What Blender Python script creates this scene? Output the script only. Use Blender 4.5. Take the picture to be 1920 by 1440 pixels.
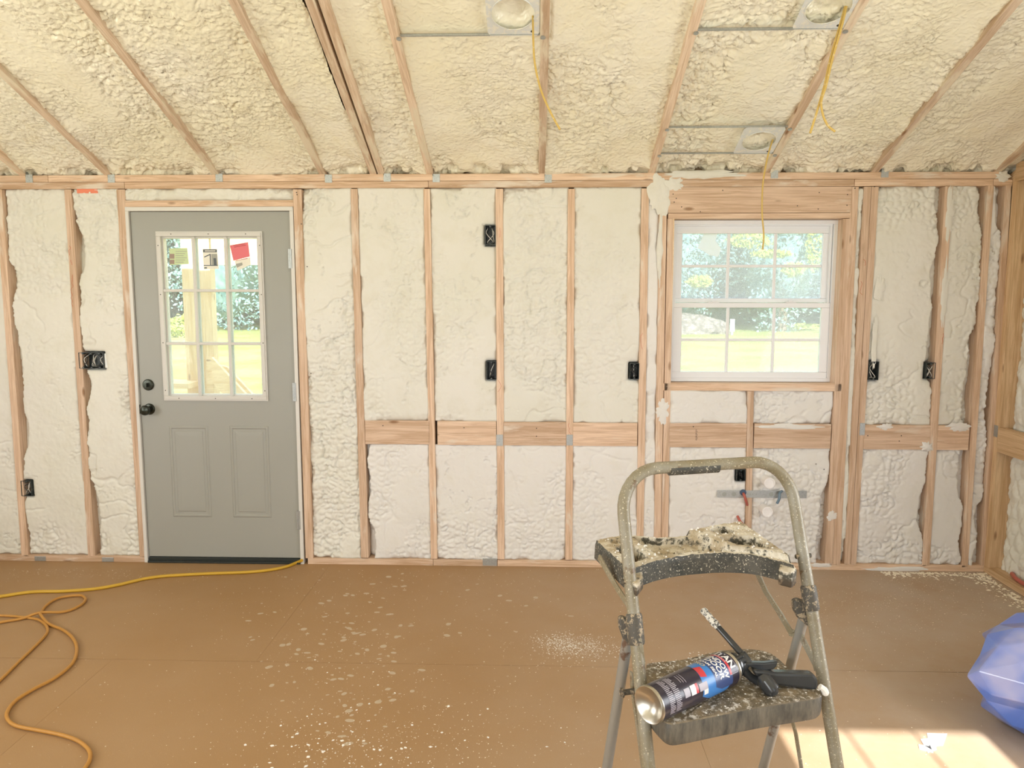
import bpy, bmesh, math, random
import numpy as np
from mathutils import Vector, Matrix
random.seed(7); rng = np.random.default_rng(11)
for o in list(bpy.data.objects): bpy.data.objects.remove(o)
S = bpy.context.scene; COL = S.collection
# ------------------------------------------------------------------ camera
F_PX = 1418.6; PITCH = 0.1144; YAW = 0.0298; ROLL = 0.0009; CH = 1.5758; CD = 4.3011
sa, ca, sp, cp = math.sin(YAW), math.cos(YAW), math.sin(PITCH), math.cos(PITCH)
CF = Vector((-sa*cp, ca*cp, -sp)); CR = Vector((ca, sa, 0)); CU = CR.cross(CF)
CO = Vector((0, -CD, CH))
_c, _s = math.cos(ROLL), math.sin(ROLL)
Rr = CR*_c + CU*_s; Ur = CU*_c - CR*_s
cam = bpy.data.cameras.new('camera'); co = bpy.data.objects.new('camera', cam); COL.objects.link(co)
cam.sensor_width = 36; cam.lens = 36*F_PX/1920; cam.clip_start = .02; cam.clip_end = 400
co.matrix_world = Matrix(((Rr.x, Ur.x, -CF.x, CO.x), (Rr.y, Ur.y, -CF.y, CO.y), (Rr.z, Ur.z, -CF.z, CO.z), (0, 0, 0, 1)))
S.camera = co
# ------------------------------------------------------------------ world, sun, added fills, exposure
S.view_settings.view_transform = 'Standard'; S.view_settings.look = 'None'
S.view_settings.gamma = 1; S.view_settings.use_curve_mapping = False
S.view_settings.exposure = -0.22
w = bpy.data.worlds.new('sky'); S.world = w; w.use_nodes = True
bg = w.node_tree.nodes['Background']; bg.inputs[0].default_value = (.80, .90, 1.0, 1); bg.inputs[1].default_value = 2.9
def light(name, typ, energy, color, loc=(0, 0, 0), direction=(0, 0, -1), size=None):
    l = bpy.data.lights.new(name, typ); l.energy = energy; l.color = color
    o = bpy.data.objects.new(name, l); COL.objects.link(o); o.location = loc
    o.rotation_euler = Vector(direction).to_track_quat('-Z', 'Y').to_euler()
    if size: l.shape = 'RECTANGLE'; l.size, l.size_y = size
    return o
SUN_T = 0.604                                     # tangent of the sun's elevation
sun = light('sun', 'SUN', 17, (1, .96, .90), (0, -8, 8), (0.0, 1, -SUN_T)); sun.data.angle = .009
# added fill lamps set in invented openings behind and beside the photographer
light('added_fill_back', 'AREA', 44, (.97, .985, 1), (-1.3, -4.86, 1.45), (0.1, 1, .30), (2.6, 1.1))
light('added_fill_left', 'AREA', 48, (1, .97, .90), (-3.93, -2.9, 1.45), (1, .15, .22), (1.6, 1.2))
light('added_fill_right', 'AREA', 58, (.97, .98, 1), (2.72, -3.0, 1.4), (-1, .25, .22), (1.5, 1.2))
# ------------------------------------------------------------------ photograph pixel -> point on a known plane of the room
def ray(x, y):
    return CF*F_PX + Rr*(x-960) + Ur*(720-y)
def onY(x, y, Y=0.0):
    d = ray(x, y); return CO + d*((Y+CD)/d.y)
def onZ(x, y, Z=0.0):
    d = ray(x, y); return CO + d*((Z-CH)/d.z)
PZ = 2.257; RS = .386                              # plate height, roof slope
def onR(x, y, off=0.0):
    d = ray(x, y); return CO + d*((PZ+off-RS*CO.y-CO.z)/(d.z+RS*d.y))
# ------------------------------------------------------------------ node helpers
def mat(name, color=(.5, .5, .5), rough=.6, metal=0.0, spec=None):
    m = bpy.data.materials.new(name); m.use_nodes = True
    b = m.node_tree.nodes['Principled BSDF']
    b.inputs['Base Color'].default_value = (*color, 1); b.inputs['Roughness'].default_value = rough
    b.inputs['Metallic'].default_value = metal
    if spec is not None: b.inputs['Specular IOR Level'].default_value = spec
    return m
class NT:
    def __init__(s, m): s.t = m.node_tree; s.n = s.t.nodes; s.l = s.t.links; s.b = s.n.get('Principled BSDF')
    def add(s, typ, **kw):
        n = s.n.new(typ)
        for k, v in kw.items():
            if k.startswith('i_'):
                key = k[2:].replace('_', ' '); n.inputs[int(key) if key.isdigit() else key].default_value = v
            else: setattr(n, k, v)
        return n
    def link(s, a, b): s.l.new(a, b)
    def coord(s, kind='Object', scale=(1, 1, 1), rnd=False):
        tc = s.add('ShaderNodeTexCoord'); mp = s.add('ShaderNodeMapping'); mp.inputs['Scale'].default_value = scale
        s.link(tc.outputs[kind], mp.inputs[0])
        if rnd:
            oi = s.add('ShaderNodeObjectInfo'); mu = s.add('ShaderNodeMath', operation='MULTIPLY'); mu.inputs[1].default_value = 37.0
            s.link(oi.outputs['Random'], mu.inputs[0]); s.link(mu.outputs[0], mp.inputs['Location'])
        return mp.outputs[0]
    def noise(s, vec, scale=5, detail=4, rough=.55, dist=0):
        n = s.add('ShaderNodeTexNoise'); n.inputs['Scale'].default_value = scale; n.inputs['Detail'].default_value = detail
        n.inputs['Roughness'].default_value = rough; n.inputs['Distortion'].default_value = dist
        s.link(vec, n.inputs['Vector']); return n.outputs[0]
    def ramp(s, fac, stops):
        r = s.add('ShaderNodeValToRGB'); e = r.color_ramp.elements
        while len(e) < len(stops): e.new(.5)
        for k, (p, c) in enumerate(stops):
            e[k].position = p; e[k].color = (*c, 1) if len(c) == 3 else c
        s.link(fac, r.inputs[0]); return r.outputs[0]
    def mix(s, fac, a, b, mode='MIX'):
        m = s.add('ShaderNodeMix', data_type='RGBA', blend_type=mode)
        if isinstance(fac, (int, float)): m.inputs[0].default_value = fac
        else: s.link(fac, m.inputs[0])
        for k, v in ((6, a), (7, b)):
            if isinstance(v, tuple): m.inputs[k].default_value = (*v, 1)
            else: s.link(v, m.inputs[k])
        return m.outputs[2]
    def bump(s, h, strength=.3, dist=.01, normal=None):
        b = s.add('ShaderNodeBump'); b.inputs['Strength'].default_value = strength; b.inputs['Distance'].default_value = dist
        s.link(h, b.inputs['Height'])
        if normal is not None: s.link(normal, b.inputs['Normal'])
        return b.outputs[0]
W3 = (1, 1, 1); B3 = (0, 0, 0)
def wood_mat(name, c1, c2, knots=True, film=(.80, .72, .62), film_at=.60):
    m = mat(name, c1, .62); t = NT(m)
    v = t.coord('Object', (1.6, 30, 30), True)
    g = t.noise(v, 1.2, 6, .7, .9)
    col = t.mix(t.ramp(g, [(.40, B3), (.58, W3)]), tuple(x*.86*y for x, y in zip(c1, (1, .96, .90))), c2)
    fine = t.noise(t.coord('Object', (6, 160, 160), True), 1.0, 3)
    col = t.mix(t.ramp(fine, [(.40, (.80, .76, .70)), (.60, W3)]), col, col, 'MIX')
    mu = t.mix(.36, col, t.ramp(fine, [(.38, (.70, .62, .54)), (.58, W3)]), 'MULTIPLY')
    col = mu
    oi = t.add('ShaderNodeObjectInfo')
    col = t.mix(1.0, col, t.ramp(oi.outputs['Random'], [(0, (.84, .80, .76)), (1, (1.08, 1.05, 1.02))]), 'MULTIPLY')
    if knots:
        vo = t.add('ShaderNodeTexVoronoi'); vo.inputs['Scale'].default_value = 1.0
        t.link(t.coord('Object', (3.6, 11, 11), True), vo.inputs['Vector'])
        k = t.ramp(vo.outputs['Distance'], [(.05, W3), (.10, (.45, .45, .45)), (.13, B3)])
        sel = t.ramp(vo.outputs['Color'], [(.42, B3), (.46, W3)])
        km = t.mix(1.0, k, sel, 'MULTIPLY')
        col = t.mix(km, col, (.30, .16, .08))
    fn = t.noise(t.coord('Object', (2.2, 9, 9), True), 1.4, 4, .6, .3)
    col = t.mix(t.ramp(fn, [(film_at, B3), (film_at+.10, (.75, .75, .75))]), col, film)
    t.link(col, t.b.inputs['Base Color']); t.link(t.bump(fine, .12, .002), t.b.inputs['Normal'])
    return m
WOOD = wood_mat('stud_wood', (.75, .55, .405), (.83, .645, .50))
WOOD2 = wood_mat('plate_wood', (.73, .53, .375), (.82, .63, .48), film_at=.56)
WOODO = wood_mat('end_wall_wood', (.70, .49, .29), (.77, .57, .36), film_at=.72)
WOODR = wood_mat('rafter_wood', (.77, .60, .46), (.86, .71, .57), film_at=.52, film=(.82, .74, .58))
PINE = wood_mat('porch_pine', (.97, .73, .42), (.98, .80, .52), film_at=.9)
def foam_mat(name, c1, c2, c3, bscale, bstr, rough=.5, spec=.35):
    m = mat(name, c1, rough, spec=spec); t = NT(m)
    P = t.coord('Object')
    n1 = t.noise(P, 1.7, 3, .5); n2 = t.noise(P, 9, 5, .6, .3)
    col = t.mix(t.ramp(n1, [(.38, B3), (.62, W3)]), c1, c2)
    col = t.mix(t.ramp(n2, [(.50, B3), (.75, (.6, .6, .6))]), col, c3)
    t.link(col, t.b.inputs['Base Color'])
    vo = t.add('ShaderNodeTexVoronoi', feature='SMOOTH_F1'); vo.inputs['Scale'].default_value = bscale
    wn = t.add('ShaderNodeTexNoise'); wn.inputs['Scale'].default_value = 14; t.link(P, wn.inputs['Vector'])
    vm = t.add('ShaderNodeVectorMath', operation='MULTIPLY_ADD'); t.link(wn.outputs[1], vm.inputs[0])
    vm.inputs[1].default_value = (.09, .09, .09); t.link(P, vm.inputs[2]); t.link(vm.outputs[0], vo.inputs['Vector'])
    sub = t.add('ShaderNodeMath', operation='SUBTRACT'); sub.inputs[0].default_value = 1; t.link(vo.outputs['Distance'], sub.inputs[1])
    b1 = t.bump(sub.outputs[0], bstr, .012)
    t.link(t.bump(t.noise(P, 130, 3), .12, .002, b1), t.b.inputs['Normal'])
    return m
FOAMC = foam_mat('ceiling_foam', (.94, .89, .71), (.96, .92, .79), (.91, .84, .62), 48, .45, .26, .8)
FOAMW = foam_mat('wall_foam', (.77, .755, .675), (.80, .78, .72), (.72, .69, .585), 30, .22, .5, .35)
FOAML = foam_mat('lower_wall_foam', (.80, .785, .755), (.83, .81, .79), (.78, .75, .68), 30, .22, .6, .3)
GALV = mat('galvanised_steel', (.50, .53, .54), .42, .75)
t = NT(GALV); vo = t.add('ShaderNodeTexVoronoi'); vo.inputs['Scale'].default_value = 130; t.link(t.coord(), vo.inputs['Vector'])
t.link(t.ramp(vo.outputs['Distance'], [(0, (.55, .58, .58)), (1, (.42, .45, .46))]), t.b.inputs['Base Color'])
PLATEM = mat('light_plate_steel', (.80, .81, .80), .45, .10)
t = NT(PLATEM); t.link(t.mix(t.ramp(t.noise(t.coord(), 45, 5, .7), [(.5, B3), (.6, W3)]), (.74, .76, .76), (.86, .84, .76)), t.b.inputs['Base Color'])
BOXM = mat('box_plastic', (.035, .045, .045), .4)
t = NT(BOXM); t.link(t.mix(t.ramp(t.noise(t.coord(), 160, 2), [(.62, B3), (.70, (.5, .5, .5))]), (.03, .04, .04), (.5, .47, .4)), t.b.inputs['Base Color'])
WIREW = mat('wire_light', (.75, .72, .66), .45); WIRED = mat('wire_dark', (.05, .05, .05), .4)
DOORM = mat('door_paint', (.35, .35, .31), .42)
t = NT(DOORM); t.link(t.mix(t.noise(t.coord(), 2.5, 3), (.345, .345, .305), (.37, .372, .342)), t.b.inputs['Base Color'])
TRIMW = mat('primed_trim', (.72, .70, .66), .45)
LITEF = mat('lite_frame_plastic', (.66, .64, .60), .4)
VINYL = mat('window_vinyl', (.84, .85, .88), .35)
BLACK = mat('black_threshold', (.02, .025, .022), .5)
BRONZE = mat('dark_bronze', (.045, .05, .04), .28, .7)
DARKGAP = mat('dark_gap', (.06, .045, .03), .9)
CABLE = mat('yellow_cable', (.66, .46, .13), .45)
t = NT(CABLE); t.link(t.mix(t.ramp(t.noise(t.coord(), 60, 3), [(.58, B3), (.66, (.7, .7, .7))]), (.66, .46, .13), (.78, .66, .40)), t.b.inputs['Base Color'])
HOSE = mat('yellow_hose', (.60, .36, .03), .4); CORD = mat('ochre_cord', (.50, .24, .045), .5)
def glass_mat(name, dust=.2, tint=(.93, .98, .97)):
    m = bpy.data.materials.new(name); m.use_nodes = True; t = NT(m); t.n.remove(t.b)
    out = t.n['Material Output']
    tr = t.add('ShaderNodeBsdfTransparent'); tr.inputs[0].default_value = (*tint, 1)
    gl = t.add('ShaderNodeBsdfGlossy'); gl.inputs['Roughness'].default_value = .02
    df = t.add('ShaderNodeBsdfTranslucent'); df.inputs[0].default_value = (.95, .97, 1, 1)
    d2 = t.add('ShaderNodeBsdfDiffuse'); d2.inputs[0].default_value = (.9, .92, .95, 1)
    ad = t.add('ShaderNodeMixShader'); ad.inputs[0].default_value = .5; t.link(df.outputs[0], ad.inputs[1]); t.link(d2.outputs[0], ad.inputs[2])
    m1 = t.add('ShaderNodeMixShader'); m1.inputs[0].default_value = .012; t.link(tr.outputs[0], m1.inputs[1]); t.link(gl.outputs[0], m1.inputs[2])
    m2 = t.add('ShaderNodeMixShader'); t.link(m1.outputs[0], m2.inputs[1]); t.link(ad.outputs[0], m2.inputs[2])
    dn = t.noise(t.coord(), 260, 4, .7); big = t.noise(t.coord(), 6, 2)
    r = t.ramp(dn, [(.35, (dust*.7,)*3), (.62, (dust*1.25,)*3), (.72, (min(1, dust*3),)*3)]); t.link(r, m2.inputs[0])
    t.link(m2.outputs[0], out.inputs[0]); return m
GLASSD = glass_mat('door_glass', .13); GLASSW = glass_mat('dusty_window_glass', .34, (.90, .95, 1.0)); GLASSL = glass_mat('lower_window_glass', .27)
# ------------------------------------------------------------------ object helpers
def tag(o, label=None, cat=None, group=None, kind=None):
    if label: o['label'] = label
    if cat: o['category'] = cat
    if group: o['group'] = group
    if kind: o['kind'] = kind
    return o
def link(name, me, m=None, parent=None, smooth=False):
    o = bpy.data.objects.new(name, me); COL.objects.link(o)
    for q in (m if isinstance(m, (list, tuple)) else [m]):
        if q and not me.materials.get(q.name): me.materials.append(q)
    if smooth: me.shade_smooth()
    if parent: o.parent = parent
    return o
def empty(name, loc=(0, 0, 0), label=None, cat=None, group=None, kind=None):
    o = bpy.data.objects.new(name, None); COL.objects.link(o); o.location = loc; o.empty_display_size = .05
    return tag(o, label, cat, group, kind)
def keep(o, parent):
    """parent o without moving it (parents here are never rotated)"""
    o.parent = parent; o.location = Vector(o.location) - Vector(parent.location); return o
def pyd(name, vs, fs, m, parent=None, smooth=False):
    me = bpy.data.meshes.new(name); me.from_pydata([tuple(v) for v in vs], [], fs); me.update()
    o = link(name, me, m, None, smooth)
    if parent: keep(o, parent)
    return o
CUBE = [(0, 1, 3, 2), (4, 6, 7, 5), (0, 4, 5, 1), (2, 3, 7, 6), (0, 2, 6, 4), (1, 5, 7, 3)]
class MB:
    def __init__(s): s.v = []; s.f = []; s.mi = []
    def hexa(s, c, mi=0):        # 8 corners, index = x*4+y*2+z
        b = len(s.v); s.v += [tuple(p) for p in c]; s.f += [tuple(b+i for i in q) for q in CUBE]; s.mi += [mi]*6
    def box(s, x0, x1, y0, y1, z0, z1, mi=0):
        s.hexa([(x, y, z) for x in (x0, x1) for y in (y0, y1) for z in (z0, z1)], mi)
    def bar(s, p0, p1, wv, tv, mi=0):
        p0, p1, wv, tv = map(Vector, (p0, p1, wv, tv)); s.hexa([p+a*wv/2+b*tv/2 for p in (p0, p1) for a in (-1, 1) for b in (-1, 1)], mi)
    def tube(s, pts, r, n=8, mi=0, cap=True):
        pts = [Vector(p) for p in pts]; b = len(s.v); N = None
        for i, p in enumerate(pts):
            a = pts[max(i-1, 0)]; c = pts[min(i+1, len(pts)-1)]; T = (c-a).normalized()
            if N is None: N = T.orthogonal().normalized()
            N = (N - T*N.dot(T)).normalized(); Bn = T.cross(N); rr = r[i] if isinstance(r, (list, tuple)) else r
            for k in range(n):
                an = 2*math.pi*k/n; s.v.append(tuple(p+(N*math.cos(an)+Bn*math.sin(an))*rr))
        for i in range(len(pts)-1):
            for k in range(n):
                k2 = (k+1) % n; s.f.append((b+i*n+k, b+i*n+k2, b+(i+1)*n+k2, b+(i+1)*n+k)); s.mi.append(mi)
        if cap:
            s.f.append(tuple(b+k for k in range(n))[::-1]); s.mi.append(mi)
            e = b+(len(pts)-1)*n; s.f.append(tuple(e+k for k in range(n))); s.mi.append(mi)
    def prism(s, poly, off, mi=0):
        b = len(s.v); n = len(poly); off = Vector(off)
        s.v += [tuple(p) for p in poly] + [tuple(Vector(p)+off) for p in poly]
        s.f += [tuple(range(b, b+n))[::-1], tuple(range(b+n, b+2*n))]; s.mi += [mi, mi]
        for k in range(n):
            k2 = (k+1) % n; s.f.append((b+k, b+k2, b+n+k2, b+n+k)); s.mi.append(mi)
    def lathe(s, c, axis, prof, n=24, mi=0):
        c = Vector(c); axis = Vector(axis).normalized(); N = axis.orthogonal().normalized(); Bn = axis.cross(N); b = len(s.v)
        for (r, h) in prof:
            for k in range(n):
                a = 2*math.pi*k/n; s.v.append(tuple(c+axis*h+(N*math.cos(a)+Bn*math.sin(a))*r))
        for i in range(len(prof)-1):
            for k in range(n):
                k2 = (k+1) % n; s.f.append((b+i*n+k, b+i*n+k2, b+(i+1)*n+k2, b+(i+1)*n+k)); s.mi.append(mi)
    def build(s, name, m, parent=None, smooth=False, bevel=0, fixn=True):
        me = bpy.data.meshes.new(name); me.from_pydata(s.v, [], s.f); me.update()
        if fixn:
            bm = bmesh.new(); bm.from_mesh(me); bmesh.ops.recalc_face_normals(bm, faces=bm.faces); bm.to_mesh(me); bm.free()
        o = link(name, me, m)
        if any(s.mi): me.polygons.foreach_set('material_index', s.mi)
        if smooth:
            me.shade_smooth()
            o.modifiers.new('ws', 'WEIGHTED_NORMAL') if False else None
            try: me.set_sharp_from_angle(angle=math.radians(38))
            except Exception: pass
        if bevel: md = o.modifiers.new('bevel', 'BEVEL'); md.width = bevel; md.segments = 2; md.limit_method = 'ANGLE'
        if parent: keep(o, parent)
        return o
def board(name, p0, p1, width, depth, normal, m, parent=None, bev=.0015, w1=None):
    """sawn timber from p0 to p1 (centre of its visible face); local X runs along the grain; normal points to the room"""
    p0, p1, nv = Vector(p0), Vector(p1), Vector(normal).normalized()
    X = (p1-p0).normalized(); Y = nv.cross(X).normalized(); Z = X.cross(Y); L = (p1-p0).length
    mb = MB(); w1 = w1 or width
    mb.hexa([(x, a*(ww/2), z) for x, ww in ((0, width), (L, w1)) for a in (-1, 1) for z in (-depth, 0)])
    o = mb.build(name, m, None, bevel=bev)
    o.matrix_world = Matrix(((X.x, Y.x, Z.x, p0.x), (X.y, Y.y, Z.y, p0.y), (X.z, Y.z, Z.z, p0.z), (0, 0, 0, 1)))
    if parent: keep(o, parent)
    return o
def curve_pts(pts, n=6):
    """Catmull-Rom through points"""
    P = [Vector(p) for p in pts]; P = [P[0]*2-P[1]] + P + [P[-1]*2-P[-2]]; out = []
    for i in range(1, len(P)-2):
        for k in range(n):
            t = k/n; a, b, c, d = P[i-1:i+3]
            out.append(.5*((2*b)+(c-a)*t+(2*a-5*b+4*c-d)*t*t+(3*b-a-3*c+d)*t**3))
    out.append(P[-2]); return out
# ------------------------------------------------------------------ noise for the foam (numpy)
def _h(ix, iy, s):
    n = (ix.astype(np.int64)*374761393 + iy.astype(np.int64)*668265263 + s*1442695041) & 0xffffffff
    n = ((n ^ (n >> 13))*1274126177) & 0xffffffff; n ^= n >> 16
    return (n & 0xffff)/65535.0
def vnoise(x, y, s=0):
    ix, iy = np.floor(x), np.floor(y); fx, fy = x-ix, y-iy
    fx = fx*fx*fx*(fx*(fx*6-15)+10); fy = fy*fy*fy*(fy*(fy*6-15)+10)
    a, b, c, d = _h(ix, iy, s), _h(ix+1, iy, s), _h(ix, iy+1, s), _h(ix+1, iy+1, s)
    return (a+(b-a)*fx)*(1-fy)+(c+(d-c)*fx)*fy
def fbm(x, y, s=0, o=4, g=.5):
    v = 0; a = 1; t = 0
    for k in range(o): v = v+a*vnoise(x*2**k+17*k, y*2**k-9*k, s+k); t += a; a *= g
    return v/t
def pillow(x, y, s=0):
    """rounded cells with creases between: 0 in the creases, 1 on the crowns"""
    ix, iy = np.floor(x), np.floor(y); d1 = np.full(x.shape, 9.0); d2 = d1.copy()
    for i in (-1, 0, 1):
        for j in (-1, 0, 1):
            cx, cy = ix+i, iy+j; px = cx+.1+.8*_h(cx, cy, s); py = cy+.1+.8*_h(cx, cy, s+91)
            d = np.hypot(px-x, py-y); m = d < d1; d2 = np.where(m, d1, np.minimum(d2, d)); d1 = np.where(m, d, d1)
    return np.clip(d2-d1, 0, .6)/.6, d1
def sstep(a, b, x):
    t = np.clip((x-a)/(b-a), 0, 1); return t*t*(3-2*t)
def grid(name, P, m, parent, smooth=True, mask=None):
    """P: (rows, cols, 3) array of points -> surface mesh"""
    r, c, _ = P.shape; idx = np.arange(r*c).reshape(r, c)
    q = np.stack([idx[:-1, :-1], idx[:-1, 1:], idx[1:, 1:], idx[1:, :-1]], -1).reshape(-1, 4)
    if mask is not None:
        mk = (mask[:-1, :-1] & mask[:-1, 1:] & mask[1:, 1:] & mask[1:, :-1]).reshape(-1); q = q[mk]
    me = bpy.data.meshes.new(name); me.vertices.add(r*c); me.vertices.foreach_set('co', P.reshape(-1).astype(np.float32))
    n = len(q); me.loops.add(n*4); me.loops.foreach_set('vertex_index', q.reshape(-1).astype(np.int32))
    me.polygons.add(n); me.polygons.foreach_set('loop_start', (np.arange(n)*4).astype(np.int32))
    me.polygons.foreach_set('loop_total', np.full(n, 4, np.int32)); me.update(calc_edges=True)
    o = link(name, me, m, None, smooth)
    if parent: keep(o, parent)
    return o
# ================================================================== THE SETTING
XL, XR, YB, ZR = -4.0, 2.600, -4.9, PZ-RS*(-2.45)
YBW = YB
# ---- floor: sub-floor slab and the fibreboard sheets on it
floor = MB(); floor.box(XL-.15, XR+.15, YB-.15, .14, -.2, -.016)
FLOORM = mat('fibreboard', (.30, .175, .085), .55, spec=.3); t = NT(FLOORM)
P = t.coord('Object'); big = t.noise(P, .9, 3); col = t.mix(t.ramp(big, [(.35, B3), (.65, W3)]), (.385, .225, .10), (.42, .262, .135))
col = t.mix(t.ramp(t.noise(P, 420, 2), [(.38, (.45, .45, .45)), (.52, B3)]), col, (.30, .185, .09))
col = t.mix(t.ramp(t.noise(P, 190, 3, .7), [(.67, B3), (.72, W3)]), col, (.62, .52, .40))
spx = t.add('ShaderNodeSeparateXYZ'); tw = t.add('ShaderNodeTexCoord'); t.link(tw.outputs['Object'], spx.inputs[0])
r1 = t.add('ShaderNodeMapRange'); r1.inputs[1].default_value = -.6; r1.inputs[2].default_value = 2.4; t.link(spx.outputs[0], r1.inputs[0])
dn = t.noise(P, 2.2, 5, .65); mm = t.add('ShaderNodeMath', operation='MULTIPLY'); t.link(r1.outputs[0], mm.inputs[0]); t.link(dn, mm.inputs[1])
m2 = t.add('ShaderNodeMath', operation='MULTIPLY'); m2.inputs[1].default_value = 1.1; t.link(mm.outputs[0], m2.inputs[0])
col = t.mix(m2.outputs[0], col, (.54, .48, .42))                      # settled drywall and foam dust; painted glare veil pales it further to the right
t.link(col, t.b.inputs['Base Color']); t.link(t.bump(t.noise(P, 300, 3), .1, .002), t.b.inputs['Normal'])
ro = t.ramp(t.noise(P, 3, 4), [(.3, (.48,)*3), (.7, (.66,)*3)]); t.link(ro, t.b.inputs['Roughness'])
floor = tag(floor.build('floor', DARKGAP), kind='structure')
rows = [(0.10, -1.203, -1.205), (-1.2055, -2.422, .60), (-2.4245, -3.641, -.62), (-3.6435, -4.87, 1.24)]
for (ya, yb, x0) in rows:
    xs = [x0+2.4384*k for k in range(-3, 4)]; xs = [XL] + [x for x in xs if XL+.05 < x < XR-.02] + [XR]
    for a, b in zip(xs[:-1], xs[1:]):
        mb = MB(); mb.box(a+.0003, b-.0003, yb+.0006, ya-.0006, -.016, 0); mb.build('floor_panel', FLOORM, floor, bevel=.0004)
# ---- back wall of the view (the long insulated wall)
wall = MB()
SH = mat('sheathing', (.35, .24, .14), .8)
# window opening and door opening sizes
wl = onY(1263, 412).x; wr = onY(1581.5, 412).x; wt = onY(1400, 409.5).z; wb = onY(1400, 719).z
DX0, DX1, DZ0, DZ1 = -2.299, -1.385, .034, 2.054
JX0, JX1, JZ1 = DX0-.022, DX1+.024, DZ1+.026
for a, b, c, d in ((XL-.15, JX0, 0, 2.5), (JX0, JX1, JZ1, 2.5), (JX1, wl, 0, 2.5), (wl, wr, 0, wb), (wl, wr, wt, 2.5), (wr, XR+.15, 0, 2.5)):
    wall.box(a, b, .092, .115, c, d)
wall = tag(wall.build('wall_back', SH), kind='structure')
BOUNCE = mat('bounce_white', (.85, .85, .82), .6); mb = MB()  # unseen white outer layer, added to bounce light onto the porch posts
for a, b, c, d in ((XL-.15, JX0, -.5, 2.3), (JX0, JX1, JZ1, 2.3), (JX1, wl, -.5, 2.3), (wl, wr, -.5, wb), (wl, wr, wt, 2.3), (wr, XR+.15, -.5, 2.3)): mb.box(a, b, .1155, .125, c, d)
mb.build('bounce_layer', BOUNCE, wall)
NY = (0, -1, 0)
ZT = 2.181
def pxboard(name, top, bot, m=WOOD, depth=.088, Y=0., w=None):
    a0, a1 = onY(top[0], top[2], Y), onY(top[1], top[2], Y); b0, b1 = onY(bot[0], bot[2], Y), onY(bot[1], bot[2], Y)
    zt = (a0.z+a1.z)/2; zb = (b0.z+b1.z)/2
    return board(name, ((b0.x+b1.x)/2, Y, zb), ((a0.x+a1.x)/2, Y, zt), w or (b1.x-b0.x), depth, NY, m, wall, w1=w or (a1.x-a0.x))
STUDS = dict(
 A=((-10, 3, 355), (40, 53, 1043)), B=((120, 133, 355), (165, 178, 1043)), C=((218, 234, 355), (262, 274, 1045)),
 D=((549, 565, 355), (573, 587, 1047)), S1=((657, 670, 354), (677, 691, 1046)), S2=((794, 806, 354), (808, 820, 1048)),
 S3=((929, 943, 354), (933, 946, 1049)), S4=((1065, 1078, 354), (1060, 1073, 1050)), S5=((1203, 1217, 353), (1193, 1206, 1053)),
 K0=((1237, 1251, 352), (1225.5, 1238.5, 1055)), J0=((1251.6, 1263, 410), (1239, 1252, 1055)),
 JR=((1581.5, 1595, 410), (1547, 1561, 1060)), KR=((1595.6, 1610.5, 350), (1561.5, 1575.5, 1060)),
 DR1=((1620.5, 1634, 350), (1583, 1594, 1060)), DR2=((1634.6, 1648, 350), (1594.5, 1605.5, 1060)),
 R2=((1773, 1787, 349), (1729, 1743, 1062)), R3=((1852, 1864, 348), (1803, 1815, 1064)), RC=((1886, 1897, 347), (1839, 1850, 1066)))
for k, (tp, bt) in STUDS.items(): pxboard('stud', tp, bt)
for x in (-3.46, -3.87): board('stud', (x, 0, .038), (x, 0, ZT), .038, .088, NY, WOOD, wall)
# sole plate (broken for the door), double top plate with its butt joints
def hboard(name, x0, x1, z0, z1, m=WOOD2, Y=0., d=.088): return board(name, (x0, Y, (z0+z1)/2), (x1, Y, (z0+z1)/2), z1-z0, d, NY, m, wall)
for x0, x1 in ((XL, onY(272, 1050).x), (onY(577, 1050).x, onY(812, 1050).x-.001), (onY(812, 1050).x+.001, onY(932, 1050).x), (onY(932, 1050).x+.002, 1.1), (1.102, XR)):
    hboard('sole_plate', x0, x1, 0, .0375)
jt = [XL, onY(233, 345).x, onY(803, 345).x, 1.75, onY(1863, 340).x, XR]
for a, b in zip(jt[:-1], jt[1:]): hboard('bottom_top_plate', a+.001, b-.001, ZT+.0005, ZT+.037)
ju = [XL, onY(90, 335).x, onY(1228, 325).x, XR-.03]
for a, b in zip(ju[:-1], ju[1:]): hboard('upper_top_plate', a+.001, b-.001, ZT+.0385, ZT+.076)
# door header, window header, sill, cripple, blocking
hboard('door_header', onY(234, 380).x, onY(550, 380).x, onY(390, 387.5).z, onY(390, 375.5).z, WOOD2)
hboard('window_header', onY(1253, 380).x, onY(1595.5, 380).x, onY(1400, 399).z, ZT-.001, WOOD, -.001)
hboard('window_header', onY(1253, 404).x, onY(1595.5, 404).x, wt, onY(1400, 399.6).z, WOOD, 0)
hboard('window_sill_plate', onY(1243.5, 725).x, onY(1578, 725).x, onY(1400, 733).z, wb, WOOD2, 0)
pxboard('cripple_stud', (1402, 1413.5, 733.5), (1396, 1408, 1057))
BL = [((684.5, 806), 789, 833), ((820, 930.5), 790, 834.5), ((943.5, 1061.5), 791.5, 835.5), ((1074.5, 1195), 793, 836.5),
      ((1253, 1400), 793.5, 839), ((1414, 1558), 795, 841), ((1620, 1744), 797, 843), ((1758, 1817), 798, 844)]
for (xa, xb), ya, yb in BL:
    xm = (xa+xb)/2; hboard('blocking', onY(xa, (ya+yb)/2).x, onY(xb, (ya+yb)/2).x, onY(xm, yb).z, onY(xm, ya).z, WOOD, 0, .038)
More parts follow.
